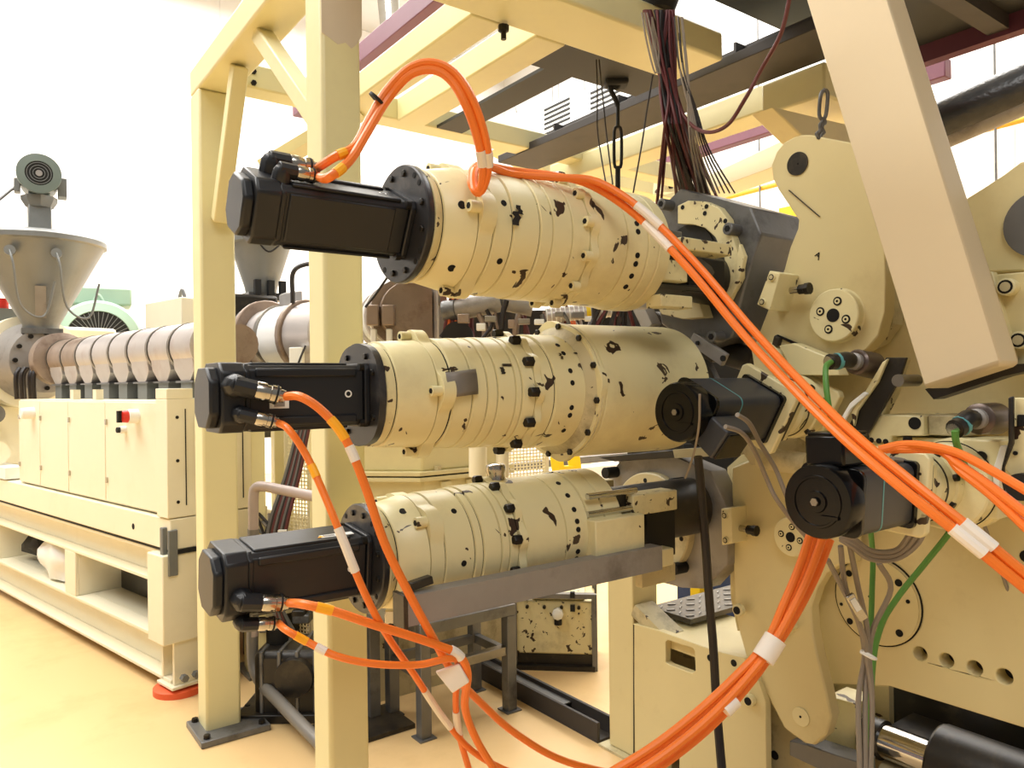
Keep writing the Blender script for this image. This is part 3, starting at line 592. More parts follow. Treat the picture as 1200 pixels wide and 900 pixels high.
nt = Vector((0, .0, 1))
MB().obox(Q(gx(385, yB), .03, h * 1.005), X1 * .042, nB * .010, uB * .0008).build('rating_label', 'white', mB); MB().obox(Q(gx(385, yB) - .02, .03, h * 1.005 + .001), X1 * .014, nB * .005, uB * .0005).build('label_print', 'steel_dull', mB)
MB().prism([Q(gx(362, yB), .036, h * 1.005), Q(gx(371, yB), .036, h * 1.005), Q(gx(367, yB), .022, h * 1.005)], uB * .001).build('warning_triangle', 'yellow_tag', mB)
drive('cream gearbox of the lower drive resting above the grey steel channel', yB, zB, (418, 436, 470, 486, 519, 528, 548, 557, 567, 584, 621, 646, 685), 1.0, (38, 128, 218, 308), eye=95, scars=((585, 40, .02, 5), (600, 30, .012, 4)))
# ================================================================ orange cables
def cable(label, pts, r=.0096, m='orange', group=None, tags=(), cat='cable', name='orange_cable'):
    if not tags:
        o = MB().tube(pts, r, 10).build(name, m); return tag(o, label, cat, group)
    t = thing(name, label, cat, pts[len(pts) // 2], group); MB().tube(pts, r, 10).build('cable_sheath', m, t)
    sp = smooth_path(pts, 6)
    for (i0, i1, mm, nm, k) in tags: MB().tube([sp[i] for i in range(i0, min(i1, len(sp)))], r * k, 10, k=1).build(nm, mm, t)
    return t
def pa(lst): return [at(a, b, D=d) for a, b, d in lst]
cable('orange cable from the upper plug of the middle motor, curving down across the lower gearbox', [c1] + pa([(352, 465, 1.60), (378, 482, 1.60), (405, 515, 1.60), (428, 570, 1.60), (450, 635, 1.60), (478, 693, 1.62), (506, 745, 1.7), (532, 790, 1.8), (562, 822, 1.9), (605, 860, 2.0), (665, 893, 2.1), (760, 915, 2.2)]), tags=((14, 19, 'yellow_tag', 'cable_tag', 1.12), (19, 22, 'tape', 'tape_wrap', 1.15), (32, 33, 'black', 'cable_mark', 1.1)))
cable('thinner orange cable from the lower plug of the middle motor, hanging past the lower motor', [c2] + pa([(338, 503, 1.60), (358, 532, 1.60), (378, 575, 1.58), (400, 628, 1.56), (425, 690, 1.58), (452, 742, 1.66), (485, 790, 1.75), (522, 845, 1.85), (560, 885, 1.9), (620, 915, 2.0)]), r=.008, tags=((14, 17, 'yellow_tag', 'cable_tag', 1.15), (23, 29, 'tape', 'tape_wrap', 1.25), (44, 50, 'tape', 'tape_wrap', 1.12)))
cable('orange cable from the upper plug of the lower motor, running right to the taped joint', [cB1] + pa([(355, 708, 1.60), (390, 716, 1.60), (435, 731, 1.62), (480, 745, 1.66), (515, 757, 1.7), (538, 768, 1.72), (548, 790, 1.74), (545, 830, 1.8), (560, 870, 1.85), (585, 910, 1.9)]), tags=((9, 13, 'yellow_tag', 'cable_tag', 1.12), (33, 38, 'tape', 'tape_wrap', 1.2)))
cable('thinner orange cable from the lower plug of the lower motor, sagging below the others', [cB2] + pa([(335, 738, 1.62), (360, 752, 1.62), (395, 769, 1.62), (440, 778, 1.64), (490, 779, 1.68), (525, 772, 1.7), (537, 778, 1.75), (534, 820, 1.82), (538, 860, 1.88), (552, 910, 1.95)]), r=.008, tags=((9, 13, 'yellow_tag', 'cable_tag', 1.15), (14, 17, 'tape', 'tape_wrap', 1.15), (50, 55, 'tape', 'tape_wrap', 1.2)))
o = MB().prism(pa([(510, 788, 1.72), (538, 778, 1.72), (550, 800, 1.72), (530, 813, 1.72)]), fw * .012).build('tape_knot', 'tape', None, .003); tag(o, 'ragged white tape knot joining the orange cables below the lower gearbox', 'tape')
cable('orange cable looping over from the larger plug of the upper motor', [cT1] + pa([(392, 184, 1.52), (415, 172, 1.55), (432, 142, 1.58), (452, 108, 1.6), (480, 80, 1.6), (508, 74, 1.6), (534, 87, 1.6), (554, 118, 1.6), (568, 160, 1.62), (572, 195, 1.66), (565, 222, 1.69), (556, 222, 1.70), (557, 200, 1.74), (575, 196, 1.84), (600, 204, 1.90), (650, 208, 1.92), (700, 213, 1.93), (755, 248, 1.90), (815, 308, 1.84), (880, 384, 1.74), (940, 449, 1.62), (1000, 508, 1.48), (1070, 566, 1.38), (1140, 622, 1.32), (1215, 684, 1.28)]), m='orange', tags=((7, 10, 'yellow_tag', 'cable_tag', 1.12), (57, 61, 'tape', 'tape_wrap', 1.2), (107, 111, 'tape', 'tape_wrap', 1.2), (143, 147, 'tape', 'tape_wrap', 1.25)))
cable('second orange cable looping over from the smaller plug of the upper motor', [cT2] + pa([(385, 208, 1.49), (410, 188, 1.52), (430, 156, 1.56), (453, 118, 1.6), (480, 88, 1.6), (508, 82, 1.6), (530, 96, 1.6), (547, 126, 1.6), (560, 164, 1.62), (566, 200, 1.66), (561, 226, 1.7), (552, 212, 1.72), (560, 194, 1.80), (600, 200, 1.94), (650, 206, 1.95), (694, 218, 1.95), (746, 253, 1.92), (806, 314, 1.84), (870, 391, 1.74), (930, 456, 1.62), (990, 515, 1.48), (1058, 573, 1.38), (1128, 629, 1.32), (1205, 692, 1.28)]), r=.0095, tags=((8, 11, 'yellow_tag', 'cable_tag', 1.12), (103, 107, 'tape', 'tape_wrap', 1.2), (137, 141, 'tape', 'tape_wrap', 1.22), (56, 60, 'tape', 'tape_wrap', 1.22)))
q = at(445, 107, D=1.6); o = MB().lathe(at(440, 117, D=1.59), (at(452, 103, D=1.59) - at(440, 117, D=1.59)), [(0, .018), (.006, .018)], 16).build('zip_tie', 'black'); tag(o, 'black tie round the paired orange cables on their way up', 'cable tie')
for i, (lab, off) in enumerate((('upper orange cable leaving to the right edge from behind the black motor', 0), ('middle orange cable of the group leaving at the right edge', 7), ('lower orange cable of the group leaving at the right edge', 14))):
    cable(lab, pa([(1030 + off, 527, 1.62), (1058, 521 + off * .4, 1.6), (1090 + off * 2 * (i != 0) * .5, 523 + off * .4, 1.55), (1125, (532, 545, 551)[i], 1.5), (1165, (553, 573, 583)[i], 1.44), (1225, (588, 620, 640)[i], 1.36)]), r=.009)
base = [(960, 626, 1.78), (945, 668, 1.76), (925, 712, 1.74), (902, 756, 1.72), (868, 797, 1.7), (825, 840, 1.68), (775, 880, 1.66), (720, 915, 1.64)]
for i, (lab, dx, dy, dd) in enumerate((('leftmost orange cable of the taped bundle under the black motor', -9, -6, 0), ('orange cable second from the left in the taped bundle', -2, -2, .03), ('orange cable third from the left in the taped bundle', 5, 3, -.01), ('rightmost orange cable of the taped bundle under the black motor', 13, 8, .03))):
    pts = []
    for k, (a, b, d) in enumerate(base):
        s = (1.0, .9, .75, .5, .75, 1.0, 1.1, 1.2)[k]; pts.append((a + dx * s, b + dy * s * .8, d + dd))
    cable(lab, pa(pts), r=.0095)
for (p, q, lab) in (((894, 772, 1.705), (909, 748, 1.715), 'white tape wrap around the orange bundle beside the round bolt'), ((849, 833, 1.68), (862, 820, 1.69), 'smaller white tape wrap lower down the orange bundle')):
    a, b = at(*p[:2], D=p[2]), at(*q[:2], D=q[2]); tag(MB().tube([a, b], .026 if p[0] > 880 else .017, 12, k=1).build('tape_wrap', 'tape'), lab, 'tape')
# ================================================================ roll stand at the right: plates lie in planes of constant X
def pl(name, px, x, th, m, parent=None, holes=(), bevel=.003): return MB().prism(polyx(px, x), (th, 0, 0), [circ((x, *at(a, b, x=x).yz), r) if isinstance(r, float) else polyx(r, x) for a, b, r in holes]).build(name, m, parent, bevel)
def disc(name, px, py, x, r, th, m, parent, n=36, bevel=.0): p = at(px, py, x=x); return MB().cyl(p, p - X1 * th, r, n=n).build(name, m, parent, bevel)
def capscrew(px, py, x, r, parent, ln=.0, name='cap_screw'):
    p = at(px, py, x=x)
    o = MB().lathe(p, -X1, [(0, r), (ln + .004, r), (ln + .006, r * .9)], 16).build(name, 'cream_worn', parent); MB().lathe(p - X1 * (ln + .0055), -X1, [(0, r * .78), (.0012, r * .78)], 16).build('screw_rim', 'hole', o)
    MB().cyl(p - X1 * (ln + .006), p - X1 * (ln + .008), r * .55, n=12).build('screw_head', 'cream_dirty', o); return o
def hub(px, py, x, r, parent, rot=0):
    p = at(px, py, x=x); o = MB().lathe(p, -X1, [(0, r * 1.05), (.004, r), (.028, r), (.031, r * .96)], 40).build('hub_disc', 'cream_worn', parent)
    q = p - X1 * .031; MB().cyl(q, q - X1 * .0015, r * .26, n=20).build('centre_bore', 'hole', o)
    for k in range(4):
        th = R(rot + 90 * k); s = q + Vector((0, math.cos(th), math.sin(th))) * r * .55; MB().cyl(s, s - X1 * .0015, r * .17, n=16).build('screw_rim', 'hole', o); MB().cyl(s - X1 * .0015, s - X1 * .003, r * .11, n=12).build('screw_head', 'cream_worn', o); MB().cyl(s - X1 * .003, s - X1 * .004, r * .05, n=6).build('screw_socket', 'hole', o)
    return o
t = thing('side_frame', 'big cream side plate of the roll stand with a slanted row of four holes', 'frame', (2.25, 1.1, 0))
pl('side_plate', [(852, 548), (905, 500), (905, 385), (925, 330), (1010, 325), (1125, 300), (1230, 300), (1300, 900), (1200, 853), (1042, 804), (968, 801), (956, 690), (925, 700), (905, 720), (864, 740), (856, 700)], 2.25, .11, 'plate_cream', t,
   [(1078, 766, .020), (1109, 774, .020), (1142, 783, .0205), (1177, 793, .021)])
for a, b in ((1078, 766), (1109, 774), (1142, 783), (1177, 793)): q = at(a, b, x=2.31); MB().cyl(q, q + X1 * .04, .024).build('hole_back', 'oil_dark', t)
cv = MB().lathe(at(1028, 704, x=2.25), -X1, [(0, .132), (.003, .132), (.006, .128), (.010, .128)], 56).build('round_cover', 'plate_cream', t)
MB().lathe(at(1028, 704, x=2.249), -X1, [(0, .136), (.002, .136), (.002, .131), (0, .131)], 56, closed=True).build('cover_seam', 'hole', t)
for a, b, r in ((995, 672, .010), (1053, 683, .011), (996, 728, .010), (1054, 742, .011), (986, 708, .005), (1064, 705, .006), (1019, 699, .004)): disc('tapped_hole', a, b, 2.2395, r, .0015, 'hole', t, 16)
for a, b in ((1185, 673), (1203, 652)): disc('tapped_hole', a, b, 2.2495, .016, .002, 'hole', t, 16)
t = thing('lever_plate', 'upper cream lever plate stamped with the letter A, with a round hub', 'lever', (2.1, 1.4, 1.6))
outA = [(997, 167), (950, 158), (940, 158), (930, 161), (919, 167), (910, 178), (904, 194), (906, 210), (912, 222), (924, 240), (936, 258), (935, 268), (926, 290), (919, 316), (905, 350), (887, 397), (925, 408), (967, 419), (1000, 415), (1016, 409), (1029, 394), (1037, 365), (1038, 330), (1037, 297), (1045, 250), (1060, 170)]
pl('plate_body', outA, 2.12, .055, 'plate_cream', t, bevel=.006)
disc('pin_end', 935, 192, 2.12, .036, .004, 'oil_dark', t); disc('pin_centre', 935, 192, 2.116, .003, .001, 'hole', t)
hub(983, 370, 2.12, .078, t, 20)
a, b = at(925, 223, x=2.119), at(961, 254, x=2.119); MB().bar(a, b, .002, .010, X1).build('scratch_mark', 'oil_dark', t)
A_ = [at(p, q, x=2.119) for p, q in ((955, 300), (960, 296), (959, 305))]
for p, q in ((0, 1), (1, 2)): MB().bar(A_[p], A_[q], .002, .0035, X1).build('stamped_letter', 'hole', t)
MB().bar((A_[0] + A_[1]) / 2, (A_[2] + A_[1]) / 2 - Vector((0, 0, .004)), .002, .003, X1).build('stamped_letter', 'hole', t)
pl('back_plate', [(1040, 300), (1047, 340), (1046, 380), (1030, 402), (1010, 412), (980, 416), (960, 330), (1000, 200), (1050, 200)], 2.18, .06, 'cream_dirty', t)
t = thing('lever_plate', 'lower cream lever plate with a round pin at its rounded foot', 'lever', (2.15, 1.4, .4))
outB = [(857, 548), (900, 530), (1000, 530), (1000, 660), (984, 662), (968, 672), (957, 690), (950, 712), (952, 740), (958, 770), (968, 810), (974, 840), (968, 862), (955, 873), (943, 871), (930, 862), (918, 852), (903, 823), (889, 794), (876, 775), (866, 740), (860, 700)]
pl('plate_body', outB, 2.16, .05, 'plate_cream', t, bevel=.006)
disc('pin_disc', 939, 840, 2.16, .030, .004, 'cream_worn', t, bevel=.001); disc('pin_centre', 938, 840, 2.156, .004, .001, 'hole', t); hub(933, 628, 2.16, .062, t, 10)
p = at(930, 733, x=2.16); MB().cyl(p, p - X1 * .035, .014).build('stop_pin', 'cream_worn', t)
t = thing('lever_plate', 'cream lever plate with a dark bearing disc at the right edge', 'lever', (2.3, .6, 1.6))
pl('plate_body', [(1118, 242), (1150, 222), (1176, 205), (1196, 190), (1240, 180), (1260, 330), (1205, 318), (1152, 320), (1130, 300)], 2.2, .08, 'plate_cream', t, bevel=.006)
disc('bearing_disc', 1222, 262, 2.2, .085, .012, 'iron', t); disc('bearing_hub', 1222, 262, 2.188, .03, .01, 'oil_dark', t)
t = thing('clamp_block', 'cream clamp block with cap screws beside the foot of the tan beam', 'block', (2.1, .7, 1.5))
pl('block_body', [(1140, 324), (1205, 318), (1260, 320), (1260, 440), (1165, 440)], 2.12, .08, 'plate_cream', t, bevel=.004)
pl('weld_strip', [(1153, 318), (1163, 318), (1190, 420), (1172, 425)], 2.10, .03, 'plate_cream', t)
for a, b in ((1184, 337), (1199, 399)): capscrew(a, b, 2.12, .022, t, .025)
t = thing('diagonal_beam', 'large tan square tube leaning across the roll stand at the right', 'beam', (1.95, 1, 1.5))
MB().prism(polyx([(935, -32), (1030, -32), (1173, 428), (1084, 457)], 1.93), (.11, 0, 0)).build('tube_body', 'tan', t, .012)
MB().prism(polyx([(1084, 456), (1173, 428), (1202, 426), (1202, 435), (1176, 441), (1094, 468)], 2.05), (.06, 0, 0)).build('end_shade_strip', 'oil_dark', t)  # dark strip standing in for the shade under the tube's cut end
# stop blocks with adjusting screws
def stopblock(label, px, x, th, scr, rnds):
    q = at(*scr, x=x); t = thing('stop_block', label, 'block', q); pl('block_body', px, x, th, 'cream_worn', t)
    for a, b in rnds: capscrew(a, b, x, .012, t)
    s = at(*scr, x=x + th * .5); s2 = s; d = Vector((0, -1, 0)); y0 = min(p.y for p in polyx(px, x)); s = Vector((x + th * .5, y0, s.z))
    MB().cyl(s, s + d * .03, .011).build('screw_shank', 'nickel', t); MB().lathe(s + d * .03, d, [(0, .015), (.018, .015), (.02, .018), (.035, .018)], 10).build('screw_head', 'bolt', t); return t
stopblock('tilted cream stop block with an adjusting screw left of the letter A plate', [(902, 317), (914, 320), (902, 364), (887, 357)], 2.02, .11, (915, 342), ((905, 325), (894, 354)))
stopblock('upright cream stop block with an adjusting screw beside the lower bearing housing', [(845, 596), (857, 595), (858, 637), (846, 639)], 2.08, .09, (862, 618), ((850, 604), (851, 633)))
for i, (a, b) in enumerate(((868, 714), (881, 820))):
    q = at(a, b, x=2.14); tt = thing('round_bolt', ('cream round bolt on the lower lever edge above the cable bundle', 'cream round bolt on the machine foot beside the orange bundle')[i], 'bolt', q); MB().cyl(q, q - X1 * .02, .02, n=20).build('bolt_collar', 'cream_worn', tt, .002); MB().cyl(q - X1 * .02, q - X1 * .024, .013, n=12).build('bolt_hole', 'hole', tt)
# machine foot
t = thing('support_casting', 'cream machine foot plate with a rounded window cutout', 'foot', (2.2, 2, 0))
def toz(px, py, x): q = at(px, py, x=x); return Vector((x, q.y, 0))
pts = polyx([(742, 731), (772, 739), (828, 759), (840, 763), (872, 771), (886, 790), (897, 822)], 2.14) ; pts += [Vector((2.14, pts[-1].y, 0)), Vector((2.14, pts[0].y, 0))]
win = polyx([(783, 750), (811, 759), (814, 763), (815, 786), (811, 789), (784, 779), (780, 776), (780, 752)], 2.14); win2 = polyx([(781, 863), (796, 868), (796, 912), (781, 912)], 2.14)
MB().prism(pts, (.03, 0, 0), [win, win2]).build('front_plate', 'plate_cream', t, .003)
zt = at(742, 731, x=2.14).z
MB().box(2.17, 2.55, pts[4].y - .05, 2.13, zt - .06, zt - .01).build('top_plate', 'plate_cream', t, .004); MB().box(2.17, 2.5, 2.09, 2.12, .0, zt - .06).build('rear_plate', 'plate_cream', t)
MB().box(2.5, 2.53, 1.3, 2.1, 0, zt - .06).build('inner_plate', 'cream_dirty', t)
pl('inner_bracket', [(800, 755), (816, 755), (816, 775), (800, 770)], 2.3, .02, 'plate_cream', t)
for a, b in ((832, 771), (860, 777)): disc('tapped_hole', a, b, 2.14, .012, .0015, 'hole', t, 14)
pl('edge_seam', [(742, 732), (743.2, 732), (743.2, 905), (742, 905)], 2.1395, .002, 'oil_dark', t, bevel=0)
zc = at(733, 675, x=2.15).z
t = thing('machine_post', 'bright cream square post left of the machine foot', 'post', (2.2, 2.2, 0)); MB().box(2.15, 2.29, 2.14, 2.285, .01, zc + .12).build('post_tube', 'plate_cream', t, .006)
MB().bar((2.20, 2.14, zt + .05), (2.20, 1.98, zt - .03), .10, .05).build('gusset', 'cream_dirty', t)
MB().box(2.12, 2.32, 2.12, 2.32, 0, .01).build('base_plate', 'cream_dirty', t)
t = thing('tread_step', 'dark chequer plate step behind the bright cream post', 'step', (2.5, 2, .7)); a = at(765, 712, x=2.30)
MB().box(2.30, 2.9, a.y - .20, a.y + .02, a.z - .02, a.z).build('step_plate', 'grating', t)
for i in range(10):
    for j in range(4): MB().obox((2.33 + i * .06, a.y - .17 + j * .05, a.z + .002), (.014, .008 * (1 if (i + j) % 2 else -1), 0), (.003, .005, 0), (0, 0, .002)).build('tread_bar', 'steel_dull', t)
p = at(838, 712, x=3.1); o = MB().box(3.1, 3.14, p.y - .22, p.y + .25, 0, p.z + .22).build('blue_screen', 'blue'); tag(o, 'dark blue sheet standing behind the tread step', 'panel')
p = at(816, 688, x=2.95); o = MB().box(2.95, 3.0, p.y - .02, p.y + .04, 0, p.z + .03).build('yellow_guard', 'yellow', None, .003); tag(o, 'small yellow guard piece above the tread step', 'guard')
p = at(823, 742, x=2.45); t = thing('bearing_cover', 'low grey round cap on the machine foot beside the black hose', 'cap', p); MB().cyl(p, p + Vector((0, 0, .05)), .055).build('cap_body', 'cream_dirty', t, .008)
# lower cavity with bright shaft
t = thing('roll_housing', 'dark oily housing under the side plate with a bright shaft end', 'housing', (2.5, 1, .2))
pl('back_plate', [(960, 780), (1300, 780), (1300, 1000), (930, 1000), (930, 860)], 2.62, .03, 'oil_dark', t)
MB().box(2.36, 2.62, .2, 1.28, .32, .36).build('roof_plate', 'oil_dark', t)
a = at(1036, 868, x=2.36); b = at(1100, 893, x=2.36); MB().cyl(a, b, .052, n=32).build('bright_shaft', 'chrome', t); MB().cyl(b, b + (b - a).normalized() * .4, .115, n=32).build('bearing_body', 'oil_dark', t, .01)
MB().cyl(a - (b - a).normalized() * .06, a, .062, n=24).build('shaft_seal', 'oil_dark', t); MB().cyl(a + Vector((.0, 0, -.11)), b + Vector((0, 0, -.11)), .05).build('lower_shaft', 'cream_dirty', t)
pl('cream_block', [(969, 815), (1003, 825), (1003, 905), (962, 880), (974, 845)], 2.32, .12, 'cream_worn', t)
t = thing('slide_rail', 'dark rail on the floor below the lower lever plate', 'rail', (2.2, 1.2, 0)); MB().prism(polyx([(925, 868), (942, 872), (1010, 895), (1010, 925), (925, 885)], 2.19), (.08, 0, 0)).build('rail_body', 'iron', t, .003)
pl('rail_plate', [(897, 800), (905, 815), (960, 880), (1010, 905), (1010, 1000), (897, 1000)], 2.24, .02, 'cream_dirty', t); disc('tapped_hole', 908, 885, 2.24, .015, .002, 'hole', t)
# bearing housings with coupling bars
def barx(px0, py0, px1, py1, y, dy, m, name, parent):
    a = at(px0, py0, y=y); b = at(px1, py1, y=y); return MB().box(min(a.x, b.x), max(a.x, b.x), y, y + dy, min(a.z, b.z), max(a.z, b.z)).build(name, m, parent, .004)
t = thing('bearing_housing', 'tilted dark steel bearing housing behind the upper drive', 'housing', (2.2, 1.6, 1.6))
p = at(880, 243, x=2.08); xb = at(937, 256, y=p.y).x
pl('housing_block', [(770, 258), (776, 242), (798, 221), (880, 243), (892, 274), (876, 325), (858, 395), (820, 410), (775, 380), (762, 300)], 2.08, xb - 2.08, 'iron', t, bevel=.006)
pl('flange_arc', [(794, 262), (794, 241), (806, 235), (826, 236), (842, 243), (852, 256), (857, 275), (866, 300), (866, 325), (858, 340), (850, 350), (852, 325), (848, 300), (838, 278), (826, 267), (812, 263)], 2.045, .035, 'cream_chip', t)
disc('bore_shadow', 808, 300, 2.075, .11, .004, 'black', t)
for a, b in ((786, 241), (864, 270), (845, 395)):
    q = at(a, b, x=2.08); s = MB().lathe(q, -X1, [(0, .02), (.05, .02), (.052, .018)], 18).build('cap_screw', 'iron', t); MB().cyl(q - X1 * .052, q - X1 * .054, .011, n=6).build('screw_socket', 'hole', s)
for a, b in ((800, 243), (828, 242), (850, 259), (826, 250)): disc('tapped_hole', a, b, 2.0445, .008, .0015, 'hole', t, 12)
MB().cyl((1.55, 1.6, 1.87), (2.08, 1.66, 1.84), .085, n=32).build('coupling_shaft', 'oil_dark', t)
barx(800, 277, 858, 300, 1.45, .07, 'cream_chip', 'guard_bar', t); barx(752, 300, 806, 331, 1.47, .08, 'cream_chip', 'guard_bar', t)
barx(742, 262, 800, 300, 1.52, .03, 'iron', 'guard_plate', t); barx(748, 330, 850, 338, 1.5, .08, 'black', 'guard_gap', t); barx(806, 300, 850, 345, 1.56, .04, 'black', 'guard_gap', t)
barx(775, 344, 812, 362, 1.46, .06, 'cream_chip', 'guard_bar', t)
pl('lower_arc', [(760, 345), (775, 368), (800, 374), (825, 372), (815, 340), (780, 335)], 2.0, .05, 'cream_dirty', t)
pl('edge_strip', [(866, 285), (872, 300), (866, 330), (855, 352), (851, 350), (862, 320), (864, 300)], 2.03, .02, 'cream_chip', t)
t = thing('bearing_housing', 'grey octagonal bearing housing behind the lower drive', 'housing', (2.2, 1.7, .9))
pl('housing_block', [(712, 562), (728, 537), (795, 536), (832, 552), (853, 598), (852, 662), (826, 690), (800, 689), (750, 676), (730, 650), (714, 610)], 2.12, .09, 'steel_dull', t, bevel=.004)
p = at(768, 612, x=2.12); MB().lathe(p, -X1, [(0, .19), (.03, .19), (.034, .185), (.034, .13), (0, .13)], 56, closed=True).build('flange_ring', 'cream_dirty', t)
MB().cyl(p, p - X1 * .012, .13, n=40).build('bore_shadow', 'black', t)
for k in range(10):
    th = R(36 * k + 12); s = p - X1 * .034 + Vector((0, math.cos(th), math.sin(th))) * .16; MB().cyl(s, s - X1 * .0015, .009, n=12).build('tapped_hole', 'hole', t)
for a, b in ((722, 553), (800, 566), (802, 664)):
    q = at(a, b, x=2.12); s = MB().lathe(q, -X1, [(0, .022), (.06, .022), (.062, .02)], 18).build('cap_screw', 'black', t)
MB().cyl((1.6, 1.80, zB), (2.1, 1.80, zB), .10, n=32).build('coupling_shaft', 'oil_dark', t)
barx(742, 581, 794, 597, 1.63, .07, 'cream_chip', 'guard_bar', t); barx(698, 611, 756, 643, 1.60, .09, 'cream_worn', 'guard_bar', t); barx(690, 583, 744, 605, 1.66, .05, 'oil_dark', 'guard_plate', t)
for k, b in enumerate((582, 603)): a = at(688, b, y=1.64); c = at(745, b - 6, y=1.64); MB().cyl((a.x, 1.64, a.z), (c.x, 1.64, a.z), .009).build('guide_rod', 'chrome', t)
barx(758, 597, 792, 650, 1.68, .06, 'black', 'guard_block', t); barx(774, 645, 790, 662, 1.62, .05, 'cream_worn', 'guard_bar', t); barx(752, 668, 792, 680, 1.66, .03, 'cream_dirty', 'guard_bar', t)
barx(684, 566, 720, 584, 1.95, .05, 'cream_dirty', 'rear_bar', t)
# channel under the lower drive
t = thing('steel_channel', 'grey rusty steel channel running under the lower gearbox', 'channel', (1.2, 1.6, .9))
y0 = 1.575; a = at(478, 699, y=y0); b = at(776, 640, y=y0); z1 = a.z; z0 = at(478, 735, y=y0).z
MB().box(a.x, b.x, y0, y0 + .006, z0, z1).build('web', 'steel_dull', t); MB().box(a.x, b.x, y0 + .006, y0 + .05, z1 - .007, z1).build('top_flange', 'steel_dull', t, .002); MB().box(a.x, b.x, y0 + .006, y0 + .05, z0, z0 + .007).build('bottom_flange', 'steel_dull', t)
MB().box(a.x - .012, a.x, y0 - .002, y0 + .055, z0 - .006, z1 + .004).build('end_plate', 'oil_dark', t, .002)
MB().obox((a.x + .05, y0 + .03, z1 + .018), (.03, 0, .004), (0, .012, 0), (-.002, 0, .01)).build('loose_clip', 'oil_dark', t, .003)
MB().box(b.x - .2, b.x - .15, y0 + .01, 2.12, z0 + .02, z1 - .02).build('fixing_arm', 'iron', t)
# dark machinery void between the drives
t = thing('adjusting_linkage', 'dark oily linkage bars in the gap behind the gearboxes', 'linkage', (2.3, 1.8, 1.3))
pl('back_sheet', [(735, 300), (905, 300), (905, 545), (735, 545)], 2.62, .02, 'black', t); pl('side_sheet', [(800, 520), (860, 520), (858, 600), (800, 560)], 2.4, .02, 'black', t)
MB().bar(at(770, 372, x=2.15), at(842, 418, x=2.15), .05, .05).build('link_bar', 'oil_dark', t, .004); MB().bar(at(812, 396, x=2.05), at(850, 422, x=2.05), .02, .045).build('link_plate', 'steel_dull', t, .003)
MB().cyl(at(840, 410, x=2.2), at(888, 424, x=2.2), .045).build('link_rod', 'oil_dark', t); MB().bar(at(800, 380, x=2.2), at(840, 460, x=2.2), .03, .06).build('link_bar', 'oil_dark', t)
disc('link_pin', 848, 420, 2.04, .010, .006, 'black', t); disc('link_pin', 818, 402, 2.04, .007, .006, 'black', t)
MB().bar(at(792, 368, x=2.1), at(800, 440, x=2.1), .02, .08).build('link_plate', 'iron', t, .003)
MB().bar(at(745, 345, x=2.0), at(765, 385, x=2.0), .05, .05).build('grey_bracket', 'steel_dull', t, .003)
pl('lower_bar', [(700, 536), (860, 520), (862, 532), (720, 541)], 2.08, .05, 'oil_dark', t)
pl('cream_strip', [(788, 527), (862, 522), (868, 533), (790, 537)], 2.05, .02, 'cream_dirty', t)
# ================================================================ the two roll adjusting motors
def adj(label, lab2, px, py, x, roll, xe, box_ang):
    c = at(px, py, x=x); y, z = c.y, c.z; r = .079
    t = thing('adjusting_motor', label, 'motor', (x + .15, y, z - r))
    def sq(xx, k, ch=.022):
        out = []
        for sx, sy in ((1, 1), (-1, 1), (-1, -1), (1, -1)):
            for j in range(5):
                th = math.atan2(sy, sx) - math.pi / 4 + j * math.pi / 8; out.append(((k - ch) * sx + ch * math.cos(th), (k - ch) * sy + ch * math.sin(th)))
        cr, sr = math.cos(R(roll)), math.sin(R(roll)); return [Vector((xx, y + p * cr - q * sr, z + p * sr + q * cr)) for p, q in out]
    MB().lathe((x, y, z), X1, [(0, r * .80), (.0, r * .96), (.006, r), (.05, r), (.052, r * .98)], 56).build('fan_housing', 'motor_gloss', t, angle=30)
    q = Vector((x, y, z)); MB().lathe(q + X1 * .001, -X1, [(0, r * .72), (.004, r * .70), (.004, r * .64), (0, r * .62)], 48, closed=True).build('face_ring', 'motor_gloss', t)
    MB().lathe(q, -X1, [(0, r * .3), (.004, r * .28), (.004, r * .12), (.009, r * .12)], 24).build('centre_boss', 'motor_gloss', t); MB().cyl(q - X1 * .008, q - X1 * .011, r * .11, n=6).build('centre_screw', 'steel', t)
    MB().bar(q - X1 * .004 + Vector((0, -.01, -.03)), q - X1 * .004 + Vector((0, -.05, -.03)), .004, .006).build('face_rib', 'motor_gloss', t)
    MB().prism(sq(x + .05, r * .93), (.012, 0, 0)).build('housing_step', 'motor_gloss', t, .003)
    MB().prism(sq(x + .062, r * .90), (xe - x - .075, 0, 0)).build('motor_body', 'motor_grey', t, .002, 60)
    xs = x + .062 + (xe - x - .08) * .36; MB().prism(sq(xs, r * .908), (.004, 0, 0)).build('teal_stripe', 'teal', t, 0, 60)
    MB().prism(sq(xe - .014, r * .97, .012), (.014, 0, 0)).build('end_plate', 'motor_gloss', t, .002)
    d = Vector((0, -math.cos(R(box_ang)), math.sin(R(box_ang)))); s = X1.cross(d)
    b = MB().obox(Vector((x + .09, y, z)) + d * r * 1.33, X1 * .055, d * r * .42, s * .045).build('terminal_box', 'motor_gloss' if box_ang > 45 else 'motor_grey', t, .006)
    MB().obox(Vector((x + .09, y, z)) + d * r * 1.78, X1 * .05, d * .004, s * .041).build('box_lid', 'motor_gloss', b, .003)
    return t, c
tP, cP = adj('smaller looking black motor with a teal stripe beside the drum of the middle drive', '', 793, 483, 1.52, 28, 1.86, -38)
tQ, cQ = adj('large black motor with a teal stripe and a box on top, right of the drum', '', 957, 588, 1.46, 4, 1.74, 92)
